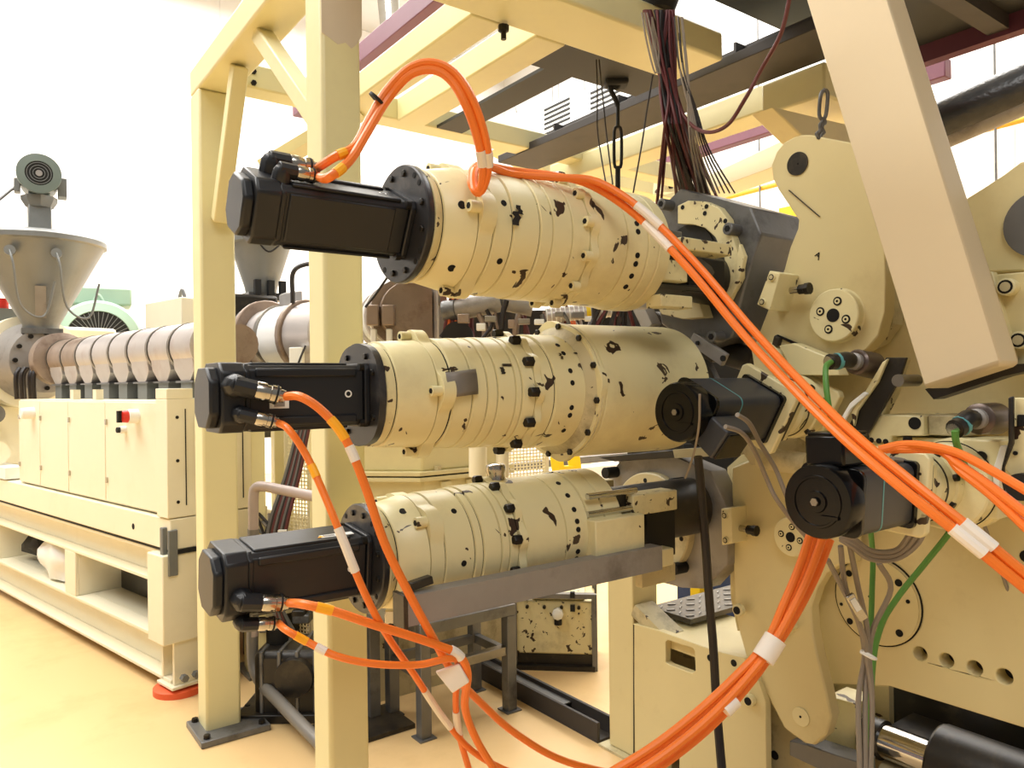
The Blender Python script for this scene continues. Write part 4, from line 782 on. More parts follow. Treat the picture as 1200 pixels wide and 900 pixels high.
def reducer(label, c, x0, roll, k, xend):
    y, z = c.y, c.z; t = thing('worm_reducer', label, 'gearbox', (x0 + .1, y, z - .1))
    def sq(xx, h, ch=.012):
        cr, sr = math.cos(R(roll)), math.sin(R(roll)); P = [(h, h - ch), (h - ch, h), (-h + ch, h), (-h, h - ch), (-h, -h + ch), (-h + ch, -h), (h - ch, -h), (h, -h + ch)]
        return [Vector((xx, y + p * cr - q * sr, z + p * sr + q * cr)) for p, q in P]
    MB().prism(sq(x0, .092 * k), (.022, 0, 0)).build('motor_flange', 'cream_worn', t, .004)
    MB().prism(sq(x0 + .022, .070 * k), (.07, 0, 0)).build('lantern_block', 'cream_worn', t, .004)
    MB().prism(sq(x0 + .04, .0715 * k), (.03, 0, 0)).build('side_window', 'oil_dark', t, .002)
    g = MB().lathe((x0 + .092, y, z), X1, [(0, .070 * k), (.01, .078 * k), (.07, .080 * k), (.072, .086 * k), (.10, .088 * k), (.102, .080 * k), (xend - x0 - .092, .080 * k)], 48).build('gear_case', 'cream_worn', t)
    MB().lathe((x0 + .125, y, z), X1, [(0, .081 * k), (.004, .081 * k)], 48).build('case_seam', 'oil_dark', t)
    for a in (10, 55, -35, 100, -80): 
        s = yz(y, z, a + roll, .083 * k); s.x = x0 + .165; nn = yz(0, 0, a + roll, 1); MB().cyl(s - nn * .01, s + nn * .006, .009, n=10).build('case_bolt', 'bolt', g)
    MB().prism(sq(xend - .03, .085 * k), (.03, 0, 0)).build('output_flange', 'cream_worn', t, .004)
    return t
reducer('cream reducer of the upper adjusting motor, reaching to the tilted link', cP, 1.86, 28, 1.10, 2.12)
reducer('cream reducer of the lower adjusting motor, behind the grey cable loop', cQ, 1.74, 4, 1.05, 2.12)
t = thing('slide_block', 'cream carrier blocks under the upper adjusting motor', 'block', (2, 1.4, 1.3))
pl('carrier_block', [(862, 520), (930, 500), (1000, 520), (1000, 560), (880, 545)], 2.10, .05, 'cream_dirty', t, bevel=.004)
MB().cyl(at(892, 536, x=2.04), at(948, 545, x=2.04), .035).build('round_bar', 'cream_dirty', t)
pl('wedge_plate', [(880, 408), (888, 397), (905, 403), (925, 425), (940, 460), (890, 470)], 2.1, .03, 'cream_worn', t)
pl('slot_edge', [(907, 393), (911, 392), (968, 416), (963, 420)], 2.112, .006, 'hole', t); pl('slot_side', [(907, 393), (913, 396), (911, 406), (904, 404)], 2.10, .02, 'oil_dark', t)
pl('upper_block', [(912, 405), (930, 402), (975, 420), (985, 440), (930, 440)], 2.06, .05, 'cream_worn', t, bevel=.004)
t = thing('pressure_slab', 'flat cream slab with one round bore between the two sensors', 'block', (2, 1, 1.4))
pl('slab_body', [(1014, 516), (1029, 486), (1082, 487), (1083, 511), (1045, 511), (1044, 519)], 2.0, .18, 'cream_worn', t, bevel=.004)
MB().box(2.02, 2.3, at(1125, 500, x=2.0).y, at(1083, 500, x=2.0).y, at(1100, 511, x=2.0).z, at(1100, 487, x=2.0).z).build('slab_end', 'cream_dirty', t, .003)
disc('round_bore', 1072, 496, 2.0, .016, .0015, 'hole', t)
for a in (1021, 1030, 1038): disc('small_bore', a, 517.5 + (1038 - a) * -.1, 2.0, .0075, .0015, 'hole', t, 12)
pl('key_slot', [(1058, 512), (1067, 512), (1067, 518), (1058, 518)], 1.998, .01, 'hole', t, bevel=0)
pl('lower_slab', [(1014, 520), (1044, 519), (1044, 512), (1200, 516), (1230, 516), (1230, 560), (1014, 545)], 2.03, .15, 'cream_worn', t, bevel=.004)
t = thing('bearing_case', 'cream round bearing case behind the orange cables at the right', 'housing', (2, .9, 1.2))
p = at(1130, 565, x=2.05); MB().lathe((1.93, p.y, p.z), X1, [(0, .10), (.004, .105), (.08, .108), (.082, .115), (.12, .115)], 48).build('case_body', 'cream_worn', t); MB().lathe((1.968, p.y, p.z), X1, [(0, .1085), (.004, .1085)], 48).build('case_seam', 'hole', t)
pl('corner_box', [(1128, 514), (1172, 516), (1168, 610), (1128, 604)], 1.97, .10, 'cream_worn', t, bevel=.004)
pl('bright_edge', [(1172, 522), (1180, 522), (1172, 556), (1170, 590), (1163, 590), (1163, 550)], 1.95, .02, 'white', t)
for a, b in ((1140, 588), (1150, 535)): disc('plug', a, b, 1.968, .013, .003, 'bolt', t, 14)
# sensors and their links
def sensor(label, p, d, k, boot):
    d = d.normalized(); t = thing('load_sensor', label, 'sensor', p)
    MB().lathe(p, d, [(0, .030 * k), (.004, .036 * k), (.085 * k, .038 * k), (.088 * k, .034 * k)], 32).build('sensor_can', 'hot_iron', t)
    MB().lathe(p, -d, [(0, .024 * k), (.012, .024 * k), (.014, .018 * k), (.03, .018 * k)], 20).build('neck_ring', 'steel_dull', t)
    q = p - d * .028 * k; b = MB().tube([q, q - d * .02 * k, q + (boot - q) * .7, boot], .022 * k, 12).build('cable_boot', 'oil_dark', t)
    MB().tube([q + (boot - q) * .55, q + (boot - q) * .72], .0235 * k, 12, k=1).build('teal_tape', 'teal', b); MB().tube([boot - (boot - q) * .05, boot + (boot - q) * .1], .016 * k, 12, k=1).build('gland_ring', 'nickel', b)
    return t
mat('hot_iron', (92, 80, 74), .3, metal=.6, mott=.3, mscale=12)
sensor('brown steel sensor can on the tilted link, with a green cable', at(1003, 424, D=2.02), at(1038, 432, D=2.1) - at(1003, 424, D=2.02), .95, at(972, 424, D=1.98))
sensor('brown steel sensor can at the right edge, level, with a green cable', at(1146, 491, D=1.72), at(1180, 490, D=1.80) - at(1146, 491, D=1.72), .98, at(1119, 503, D=1.68))
t = thing('tilted_link', 'tilted link of cream and dark plates holding the upper sensor', 'link', (2.0, 1.2, 1.4))
pl('link_side', [(1038, 419), (1062, 419), (1054, 444), (1022, 500), (1010, 518), (985, 516), (1003, 483), (1024, 450), (1034, 428)], 1.98, .012, 'oil_dark', t, bevel=.002)
pl('link_edge', [(1034, 424), (1040, 420), (1028, 448), (1004, 482), (1000, 500), (997, 484), (1016, 455)], 1.965, .014, 'cream_chip', t)
pl('link_back', [(1046, 425), (1062, 420), (1048, 462), (1022, 512), (1008, 520), (1024, 480)], 2.05, .03, 'cream_worn', t)
q = at(1052, 446, x=1.95); MB().cyl(q, q + X1 * .1, .016).build('link_pin', 'steel', t)
pl('white_edge', [(1012, 459), (1017, 461), (998, 478), (985, 502), (983, 494), (996, 472)], 1.955, .01, 'white', t)
t = thing('upright_link', 'upright cream and dark link at the right edge holding the level sensor', 'link', (2, .8, 1.3))
pl('link_side', [(1181, 466), (1187, 464), (1187, 520), (1176, 548), (1178, 585), (1172, 560), (1174, 545), (1181, 518)], 1.90, .012, 'oil_dark', t); pl('link_plate', [(1188, 466), (1240, 468), (1240, 560), (1188, 560), (1178, 550), (1188, 520)], 1.92, .03, 'cream_worn', t, bevel=.002)
pl('link_gap', [(1191, 486), (1240, 486), (1240, 500), (1191, 500)], 1.915, .01, 'hole', t); disc('link_pin', 1200, 570, 1.9, .03, .02, 'black', t); disc('link_hole', 1190, 531, 1.918, .005, .002, 'hole', t, 10)
# green and grey cables
def cb(lab, pts, r, m, cat='cable', group=None, name='cable'): o = MB().tube(pa(pts), r, 8, 5).build(name, m); return tag(o, lab, cat, group)
cb('green cable dropping from the upper sensor beside the reducer', [(974, 424, 1.97), (968, 430, 1.95), (968, 450, 1.93), (972, 480, 1.92), (979, 512, 1.95), (1010, 560, 2.05), (1022, 640, 2.1), (1022, 690, 2.08), (1020, 740, 2.06), (1016, 800, 2.05), (1014, 915, 2.0)], .0075, 'green_cable', name='green_cable')
cb('green cable swinging from the right sensor down to the tied bundle', [(1119, 505, 1.67), (1121, 520, 1.68), (1130, 545, 1.75), (1133, 575, 1.85), (1126, 600, 1.9), (1112, 625, 1.95), (1080, 665, 2.0), (1052, 700, 2.02), (1032, 735, 2.03), (1022, 790, 2.02), (1020, 915, 1.98)], .0078, 'green_cable', name='green_cable')
for i in range(3):
    o_ = i * 5
    cb(('outer grey cable of the loop hanging behind the large black motor', 'middle grey cable of the loop hanging behind the large black motor', 'inner grey cable of the loop hanging behind the large black motor')[i], [(1045, 538 + o_, 1.70), (1068 - o_, 545 + o_, 1.74), (1086 - o_, 575, 1.80), (1088 - o_, 605, 1.82), (1076 - o_, 636 - o_, 1.84), (1050, 655 - o_, 1.86), (1020, 655 - o_, 1.86), (998, 640 - o_, 1.86), (985, 632, 1.88)], .0068, 'grey_cable', name='grey_cable')
for i, (x0, y0_, lab) in enumerate(((985, 640, 'grey cable leading from the motor to the tied bundle, leftmost'), (996, 640, 'grey cable leading from the motor to the tied bundle, second from the left'), (1030, 660, 'grey cable curving from the loop into the tied bundle'))):
    cb(lab, [(x0, y0_, 1.88), (x0 + (6, 10, 14)[i], 690, 1.92), (1008 + i * 8, 735, 1.95), (1013 + i * 3, 770, 1.96), (1006 + i * 8, 820, 1.94), (1008 + i * 6, 915, 1.9)], .007, 'grey_cable', name='grey_cable')
cb('grey cable with a flat plug hanging left of the tied bundle', [(970, 656, 1.88), (985, 685, 1.9), (1000, 715, 1.9), (1012, 745, 1.92), (1016, 770, 1.94), (1022, 830, 1.93), (1019, 915, 1.9)], .0065, 'grey_cable', name='grey_cable')
a, b = at(995, 697, D=1.88), at(1012, 726, D=1.88); t = thing('cable_plug', 'flat metal cable plug with a white label in the grey cables', 'plug', a); MB().bar(a, b, .022, .012, fw).build('plug_body', 'nickel', t, .002); MB().bar(a + (b - a) * .15 - fw * .008, a + (b - a) * .6 - fw * .008, .014, .002, fw).build('white_label', 'white', t)
a, b = at(1007, 763, D=1.92), at(1024, 770, D=1.92); tag(MB().tube([a - fw * .01, (a + b) / 2 - fw * .03, b - fw * .01, (a + b) / 2 + fw * .02, a - fw * .01], .0035, 8).build('zip_tie', 'white'), 'white tie round the grey and green cable bundle', 'cable tie')
cb('thin dark cable hanging down across the side plate at the right', [(1140, 580, 1.9), (1155, 620, 1.95), (1170, 660, 2.0), (1188, 710, 2.02), (1205, 755, 2.0)], .005, 'grey_cable', name='grey_cable')
for i in range(2): cb(('grey cable running down from the box of the upper adjusting motor, left one', 'grey cable running down from the box of the upper adjusting motor, right one')[i], [(850 + i * 14, 500 - i * 14, 1.74), (870 + i * 8, 508 - i * 12, 1.78), (885 + i * 6, 530 - i * 10, 1.85), (898 + i * 10, 560 - i * 12, 1.9), (910 + i * 10, 585 - i * 8, 1.9), (935 + i * 3, 618, 1.92), (960, 645, 1.92)], .0058, 'grey_cable', name='grey_cable')
cb('thick black hose hanging down in front of the lower bearing housing', [(818, 535, 2.28), (822, 580, 2.3), (827, 640, 2.3), (831, 700, 2.3), (836, 760, 2.3), (840, 830, 2.28), (847, 915, 2.2)], .013, 'dark_cable', 'hose', name='black_hose')
cb('thin grey wire hanging from the black motor in front of the bearing housing', [(820, 462, 1.86), (819, 500, 1.9), (812, 535, 2.0), (803, 560, 2.1)], .003, 'grey_cable', 'wire', name='thin_wire')
# ================================================================ hanging things under the roof
t = thing('cable_grommet', 'dark collar at the roof opening where the cable bundle comes through', 'collar', at(768, 15, z=2.93))
q = at(768, 16, z=2.90); MB().lathe(q, Z, [(0, .07), (.05, .09), (.07, .09)], 20).build('collar_body', 'black', t)
rnd = random.Random(11)
for i in range(40):
    k = rnd.random(); m = 'red_cable' if i % 3 else 'dark_cable'
    tx, ty = rnd.choice(((812, 222), (800, 225), (775, 240), (830, 225), (806, 222), (818, 220))); tx += rnd.uniform(-9, 9); D0 = rnd.uniform(2.55, 2.62)
    sx = 772 + rnd.uniform(-20, 18); mx_ = 783 + rnd.uniform(-9, 9) + (tx - 800) * .12
    o = MB().tube(pa([(sx, 12, D0), ((sx + mx_) / 2 + rnd.uniform(-4, 4), 60, D0), (mx_, 110, D0), (mx_ + (tx - mx_) * .35 + rnd.uniform(-2, 2), 160, D0), (tx + (tx - mx_) * .1, ty + 14, 2.95)]), rnd.uniform(.004, .0062), 6, 4).build('hanging_cable', m)
    tag(o, 'dark red cable of the thick bundle hanging from the roof opening' if m == 'red_cable' else 'black cable of the thick bundle hanging from the roof opening', 'cable', 'red bundle cables' if m == 'red_cable' else 'black bundle cables')
for i in range(8):
    s = 792 + rnd.uniform(-4, 8); e = 815 + i * 6
    o = MB().tube(pa([(s, 20, 2.5), (s + 6, 80, 2.5), (806 + i * 1.5, 130, 2.5), (810 + i * 3, 175, 2.52), (e + 4, 226, 2.8)]), .003, 6, 4).build('hanging_wire', 'grey_cable' if i < 5 else 'dark_cable'); tag(o, 'thin loose wire hanging right of the thick cable bundle', 'wire', 'loose wires')
for i in range(3):
    o = MB().tube(pa([(752 + i * 3, 15, 2.5), (758 + i * 4, 50, 2.5), (768 + i * 3, 86, 2.5), (772 - i * 3, 60, 2.52), (764, 20, 2.5)]), .003, 6, 4).build('hanging_wire', 'grey_cable'); tag(o, 'thin looped wire hanging left of the thick cable bundle', 'wire', 'looped wires')
cb('dark red cable swinging from the top edge across to the bundle', [(926, -5, 2.0), (915, 40, 2.05), (893, 80, 2.15), (872, 118, 2.2), (852, 147, 2.3), (828, 155, 2.4), (808, 144, 2.5), (794, 120, 2.55), (784, 80, 2.55)], .006, 'red_cable', name='hanging_cable')
for i, (lab, pts) in enumerate((('left thin cord hanging beside the turnbuckle', [(699, 70, 2.9), (700, 110, 2.9), (700, 150, 2.9), (704, 180, 2.9), (710, 215, 2.85)]), ('second thin cord hanging beside the turnbuckle', [(702, 70, 2.9), (707, 120, 2.9), (711, 160, 2.9), (718, 216, 2.85)]), ('thin cord hanging between turnbuckle and cable bundle', [(765, 88, 2.6), (758, 130, 2.6), (752, 170, 2.6), (742, 226, 2.6)]))):
    cb(lab, pts, .0028, 'dark_cable', 'cord', name='hanging_wire')
DT = (at(722, 97, z=2.795) - O).dot(fw); t = thing('turnbuckle', 'black turnbuckle with a hook hanging from the dark cross beam', 'turnbuckle', at(724, 110, D=DT)); W = lambda a, b: at(a, b, D=DT)
MB().tube([W(728, 96), W(722, 103), W(716, 98), W(716, 106), W(721, 116), W(724, 124)], .011, 8).build('hook', 'black', t); MB().cyl(W(724, 120), W(724, 150), .008, n=8).build('upper_rod', 'black', t)
MB().tube([W(724, 148), W(720, 154), W(720, 192), W(724, 197)], .007, 8, 3).build('frame_side', 'black', t); MB().tube([W(724, 148), W(728, 154), W(728, 192), W(724, 197)], .007, 8, 3).build('frame_side', 'black', t); MB().cyl(W(724, 195), W(724, 228), .011, n=8).build('lower_rod', 'black', t)
MB().obox(W(722, 96), rt * .05, fw * .04, Z * .02).build('hook_bracket', 'black', t, .01)
t = thing('hanging_chain', 'dark chain hanging beside the top of the letter A plate', 'chain', at(963, 110, D=2.3)); W = lambda a, b: at(a, b, D=2.3)
for i, (y0_, y1_, wd) in enumerate(((105, 140, 5), (138, 152, 2), (150, 162, 4))): MB().tube([W(967 - i * 2, y0_), W(967 - i * 2 - wd, y0_ + 6), W(965 - i * 2 - wd, y1_ - 6), W(964 - i * 2, y1_), W(965 - i * 2 + wd * .6, y1_ - 6), W(968 - i * 2 + wd * .4, y0_ + 6), W(967 - i * 2, y0_)], .006, 8, 4).build('chain_link', 'iron', t)
t = thing('wrapped_pipe', 'fat dark wrapped pipe crossing behind the tan beam at the upper right', 'pipe', at(1150, 120, D=3.6)); a, b = at(1070, 158, D=3.75), at(1230, 88, D=3.5)
MB().cyl(a, b, .105, n=28).build('pipe_wrap', mat('wrap', (70, 70, 70), .25, metal=.3, mott=.5, mscale=14, bump=.6), t, angle=60); MB().cyl(a + Vector((0, 0, -.075)), b + Vector((0, 0, -.075)), .06, n=20).build('inner_pipe', 'steel_dull', t)
MB().lathe(a.lerp(b, .1), b - a, [(0, .11), (.03, .11)], 28).build('pipe_band', 'iron', t)
# ================================================================ second extrusion line seen between and behind the drives
t = thing('material_hopper', 'second grey hopper partly hidden behind the far cream post', 'hopper', at(308, 345, D=5.2))
q = at(306, 345, D=5.2); MB().lathe(q, Z, [(0, .10), (.05, .11), (.33, .20), (.34, .22), (.38, .22)], 36).build('cone', 'hopper', t); MB().box(q.x - .12, q.x + .12, q.y - .12, q.y + .12, q.z - .05, q.z).build('neck_flange', 'iron', t)
MB().tube([q + Vector((-.1, -.18, .36)), q + Vector((-.02, -.22, .26)), q + Vector((.08, -.2, .33))], .006).build('sensor_cable', 'black', t)
for dx in (-.07, .02, .10): MB().box(q.x + dx - .02, q.x + dx + .02, q.y - .16, q.y - .12, q.z - .02, q.z + .08).build('clamp_lug', 'black', t)
t = thing('feed_block', 'dark feed block under the second hopper between the posts', 'block', at(300, 400, D=5)); q = at(300, 395, D=5.0)
MB().box(q.x - .18, q.x + .12, q.y - .1, q.y + .3, q.z - .42, q.z + .27).build('block_body', 'oil_dark', t, .02)
for k in (0, 1): MB().tube([q + Vector((-.02 + k * .06, -.13, .2)), q + Vector((-.03 + k * .06, -.15, 0)), q + Vector((-.01 + k * .06, -.14, -.35))], .018).build('hose', 'dark_cable' if k else 'iron', t)
t = thing('barrel_section', 'white jacketed barrel with clamp flanges between the two cream posts', 'machine', at(335, 400, D=4.6))
a = at(306, 400, D=4.75); b = at(392, 392, D=4.3); d = (b - a).normalized()
for k, (s0, s1, r, m) in enumerate(((0, .06, .23, 'iron'), (.06, .09, .25, 'hot_steel'), (.10, .22, .19, 'sheath'), (.22, .25, .21, 'steel'), (.25, .46, .20, 'plastic_white'), (.46, .50, .22, 'hot_steel'), (.50, .75, .2, 'sheath'))):
    MB().lathe(a + d * s0, d, [(0, r - .006), (.006, r), (s1 - s0 - .006, r), (s1 - s0, r - .006)], 30).build(('end_flange', 'clamp_ring', 'jacket', 'band', 'jacket', 'clamp_ring', 'jacket')[k], m, t)
for k in range(3):
    c = a + d * (.1 + .17 * k) + Vector((-.05, -.2, -.06)); MB().obox(c, d * .03, Vector((.03, -.04, 0)), Z * .07).build('clamp_lug', 'hot_steel', t, .008); MB().cyl(c - Z * .06, c - Z * .2, .018).build('clamp_bolt', 'iron', t)
MB().obox(a + d * .3 + Vector((0, -.02, .23)), d * .09, Vector((0, .05, 0)), Z * .05).build('terminal_block', 'steel_dull', t, .01)
c = at(343, 345, D=4.35); MB().tube([c + Z * -.05, c, c + Z * .11, c + rt * .04 + Z * .16, c + rt * .13 + Z * .17, c + rt * .2 + Z * .1], .014).build('black_hose', 'dark_cable', t)
MB().obox(at(348, 420, D=4.15), rt * .035, fw * .03, Z * .06).build('white_connector', 'white', t, .004); MB().tube([at(358, 405, D=4.1), at(350, 425, D=4.08), at(344, 445, D=4.1)], .006).build('signal_wire', 'dark_cable', t)
MB().box(a.x - .1, a.x + .6, a.y - .1, a.y + .4, a.z - .6, a.z - .25).build('support_box', 'oil_dark', t)
# screen changer head between the drives
t = thing('die_head', 'brownish round die head with a flat scuffed face between the upper and middle drives', 'machine', at(485, 365, D=3.8))
c = at(482, 366, D=3.75); nf = (O + Vector((0, 0, .25)) - c).normalized(); nf.z = 0; nf = (nf + rt * .25).normalized(); sx = Z.cross(nf).normalized()
pts = [c + sx * .16 + Z * -.155, c + sx * .16 + Z * .155]
for i in range(13): th = R(90 + 180 * i / 12); pts.append(c + sx * math.cos(th) * .155 + Z * math.sin(th) * .155)
pts2 = [c + sx * .11 - Z * .155, c + sx * .11 + Z * .155] + pts[2:]
MB().prism(pts2, -nf * .05).build('flat_face', 'hot_steel', t, .006)
for k, (s0, s1, r, m) in enumerate(((.05, .10, .175, 'hot_steel'), (.10, .20, .16, 'plastic_white'), (.2, .24, .175, 'sheath'), (.24, .42, .16, 'plastic_white'), (.42, .5, .17, 'sheath'))): MB().lathe(c - nf * s0 + sx * -.02, -nf, [(0, r), (s1 - s0, r)], 32).build('band', m, t)
MB().obox(c + sx * .145, sx * .028, nf * .05, Z * .155).build('clamp_bar', 'sheath', t, .01)
MB().obox(c + sx * .145 + nf * .055 + Z * .06, sx * .02, nf * .012, Z * .03).build('clamp_latch', 'steel', t, .004)
MB().obox(c - sx * .01 + Z * .18, sx * .03, nf * .03, Z * .035).build('white_block', 'white', t, .006)
for k in range(2):
    e = at(438 + k * 18, 370, D=3.7); MB().obox(e, rt * .03, fw * .04, Z * .05).build('heater_box', 'hot_steel', t, .006); MB().obox(e - Z * .10, rt * .013, fw * .02, Z * .035).build('ceramic_plug', 'white', t, .004); MB().tube([e - Z * .13, e - Z * .18 + rt * .02, e - Z * .24 + rt * .05], .018).build('heater_lead', 'steel_dull', t)
MB().tube([at(428, 360, D=3.6), at(440, 345, D=3.6), at(456, 322, D=3.6)], .006).build('signal_wire', 'dark_cable', t)
a = at(522, 366, D=3.7); b = at(590, 352, D=3.6)
t = thing('steel_elbow', 'grey steel pipe running right from the die head under the upper drive', 'pipe', a); MB().cyl(a, b, .052, n=24).build('pipe_run', 'steel_dull', t); MB().cyl(a, a + (b - a) * .22, .058, n=24).build('pipe_collar', 'iron', t); MB().cyl(b, b + rt * .14 - Z * .03, .05).build('pipe_run', 'steel_dull', t)
t = thing('pipework_rack', 'dark clutter of pipes and hoses behind the upper and middle drives', 'machine', at(620, 380, D=3.9)); t['label'] = 'dark pipework rack behind the gap between the upper and middle drives'
MB().obox(at(625, 392, D=4.2), rt * .62, fw * .04, Z * .13).build('rack_back', 'oil_dark', t)
rn = random.Random(5)
for i in range(26):
    x0 = 525 + rn.random() * 180; y0_ = 362 + rn.random() * 20; m = rn.choice(('red_cable', 'dark_cable', 'iron', 'steel_dull', 'orange_dim', 'hot_steel')); D0 = 3.55 + rn.random() * .3
    MB().tube(pa([(x0, y0_ - 12, D0), (x0 + rn.uniform(-8, 8), y0_ + 6, D0), (x0 + rn.uniform(-14, 14), y0_ + 32, D0)]), rn.uniform(.006, .014), 7, 4).build('hose_piece', m, t)
for i in range(9):
    e = at(540 + i * 19 + rn.uniform(-5, 5), rn.uniform(368, 384), D=3.5); MB().obox(e, rt * rn.uniform(.012, .03), fw * .02, Z * rn.uniform(.01, .022)).build('fitting', rn.choice(('steel', 'white', 'iron', 'hot_steel')), t, .004)
q = at(536, 395, D=3.6); MB().cyl(q, q + fw * .1, .075, n=28).build('black_disc', 'black', t)
for i in range(4): MB().tube(pa([(527 + i * 3, 318, 3.62), (528 + i * 3, 350, 3.66), (522 + i * 4, 380, 3.66), (520 + i * 6, 400, 3.66)]), .008, 7).build('red_hose', 'orange_dim' if i % 2 else 'red_cable', t)
a, b = at(640, 370, D=3.6), at(725, 362, D=3.6); t2 = thing('ribbed_hose', 'white ribbed hose with a yellow band behind the middle drive', 'hose', a)
MB().cyl(a, b, .035, n=20).build('hose_body', 'sheath', t2)
for i in range(16): c = a.lerp(b, i / 16); MB().lathe(c, b - a, [(0, .037), (.006, .037)], 20).build('hose_rib', 'white', t2)
MB().lathe(a.lerp(b, .55), b - a, [(0, .039), (.02, .039)], 20).build('yellow_band', 'yellow', t2)
# dark void with cables behind the upper coupling
t = thing('cable_loom', 'tangle of dark hoses between the upper gearbox end and the drum', 'hoses', at(735, 365, D=2.9))
for i in range(14): x0 = 700 + rn.random() * 60; MB().tube(pa([(x0 + 10, 318, 2.85), (x0 + rn.uniform(-5, 8), 345, 2.85), (x0 + rn.uniform(-18, 8), 385, 2.85)]), rn.uniform(.006, .01), 7, 4).build('hose_piece', rn.choice(('dark_cable', 'red_cable', 'oil_dark')), t)
MB().obox(at(748, 352, D=2.6), rt * .035, fw * .02, Z * .03).build('grey_clip', 'sheath', t, .006)
# tank with bolted rim below the middle drive
c = at(490, 600, D=4.0); t = thing('cream_tank', 'squarish cream tank with a bolted rim seen below the middle drive', 'tank', (c.x, c.y, 0))
x0, x1, y0, y1 = c.x - .42, c.x + .36, c.y - .3, c.y + .4; zr = at(465, 556, D=3.8).z
ch = .28
def octp(e, z): return [Vector(p) for p in ((x0 - e + ch, y0 - e, z), (x1 + e - ch * 0, y0 - e, z), (x1 + e, y1 + e, z), (x0 - e, y1 + e, z), (x0 - e, y0 - e + ch, z))]
MB().prism(octp(0, zr - .55), (0, 0, .54)).build('lower_shell', 'cream', t, .01); MB().prism(octp(.03, zr - .02), (0, 0, .02)).build('rim_flange', 'cream', t, .003); MB().prism(octp(.03, zr + .008), (0, 0, .02)).build('rim_flange', 'cream', t, .003); MB().prism(octp(.015, zr), (0, 0, .008)).build('rim_gasket', 'black', t)
MB().prism(octp(0, zr + .028), (0, 0, .42)).build('upper_shell', 'cream', t, .01)
for f_ in (.25, .55): MB().box(x0 + ch + (x1 - x0 - ch) * f_ - .03, x0 + ch + (x1 - x0 - ch) * f_ + .03, y0 - .02, y0, zr - .5, zr - .03).build('shell_rib', 'cream', t, .004)
MB().lathe((x0 + ch + .08, y0 - .01, zr + .02), Z, [(0, .02), (.03, .02)], 6).build('rim_bolt', 'cream_dirty', t)
MB().box(x0, x1, y0 + .05, y1, 0, zr - .55).build('tank_base', 'cream_dirty', t)
for i, (px, lab) in enumerate(((560, 'cream round canister hanging below the middle gearbox'), (589, 'second cream canister hanging right of the first'))):
    a, b = at(px, 500, D=3.2), at(px, 559, D=3.2); t = thing('canister', lab, 'canister', b); MB().cyl(a, b, .038 if i == 0 else .028, n=24).build('canister_body', 'pale', t, .004); MB().cyl(b, b - Z * .02, .014).build('canister_nipple', 'black', t)
    MB().cyl(a - Z * .02, (x1 - .06, y0 + .12, a.z - .02), .014, n=8).build('canister_arm', 'iron', t); MB().cyl(a + Z * .0, a + Z * .03, .03).build('canister_lid', 'pale', t)
def mesh_panel(name, label, p0, p1, z0, z1, n, m, mm='pale'):
    t = thing(name, label, 'panel', (p0 + p1) / 2); u = (p1 - p0); L = u.length; u.normalize(); nz = int(m)
    for k, (za, zb) in enumerate(((z0, z0 + .02), (z1 - .02, z1))): MB().bar(Vector((p0.x, p0.y, (za + zb) / 2)), Vector((p1.x, p1.y, (za + zb) / 2)), .012, .02).build('frame_bar', mm, t)
    g = MB()
    for i in range(n + 1): q = p0 + u * L * i / n; g.bar((q.x, q.y, z0), (q.x, q.y, z1), .006, .006, (0, 1, 0))
    for j in range(nz + 1): z = z0 + (z1 - z0) * j / nz; g.bar((p0.x, p0.y, z), (p1.x, p1.y, z), .006, .007)
    o = g.build('perforated_sheet', mm, t); o['kind'] = 'stuff'
    for q in (p0, p1): MB().box(q.x - .012, q.x + .012, q.y - .012, q.y + .012, 0, z1).build('guard_leg', mm, t)
    return t
a, b = at(578, 540, D=4.4), at(640, 540, D=4.6); mesh_panel('mesh_guard', 'pale perforated guard sheet below the middle gearbox', a, b, a.z - .28, a.z + .18, 16, 24)
a, b = at(336, 560, D=4.3), at(364, 560, D=4.2); mesh_panel('mesh_guard', 'pale perforated guard sheet just left of the near post', a, b, a.z - .95, a.z + .3, 8, 60)
# yellow steps
t = thing('yellow_ladder', 'small yellow step ladder far behind the gap right of the mesh guard', 'ladder', at(668, 575, D=6)); a, b = at(652, 535, D=6.0), at(668, 575, D=6.0)
MB().bar(a, Vector((b.x, b.y, .0)), .10, .03, fw).build('ladder_rail', 'yellow', t); a2_, b2_ = at(672, 535, D=6.1), at(690, 580, D=6.1); MB().bar(a2_, Vector((b2_.x, b2_.y, .0)), .10, .03, fw).build('ladder_rail', 'yellow', t); MB().bar(a - Z * .1, a2_ - Z * .1, .05, .05).build('ladder_step', 'yellow', t)
q = at(700, 560, D=7.5); o = MB().box(q.x - 1.2, q.x + .8, q.y, q.y + .1, 0, q.z + .12).build('low_partition', 'wall', None, .01); tag(o, 'low white partition behind the yellow ladder', 'partition')
q = at(690, 539, D=6.8); o = MB().box(q.x - 1.0, q.x + .5, q.y, q.y + .08, q.z - .03, q.z + .03).box(q.x - 1.0, q.x - .95, q.y, q.y + .08, 0, q.z).box(q.x + .45, q.x + .5, q.y, q.y + .08, 0, q.z).build('dark_rail', 'iron', None); tag(o, 'dark horizontal rail above the low partition', 'rail')
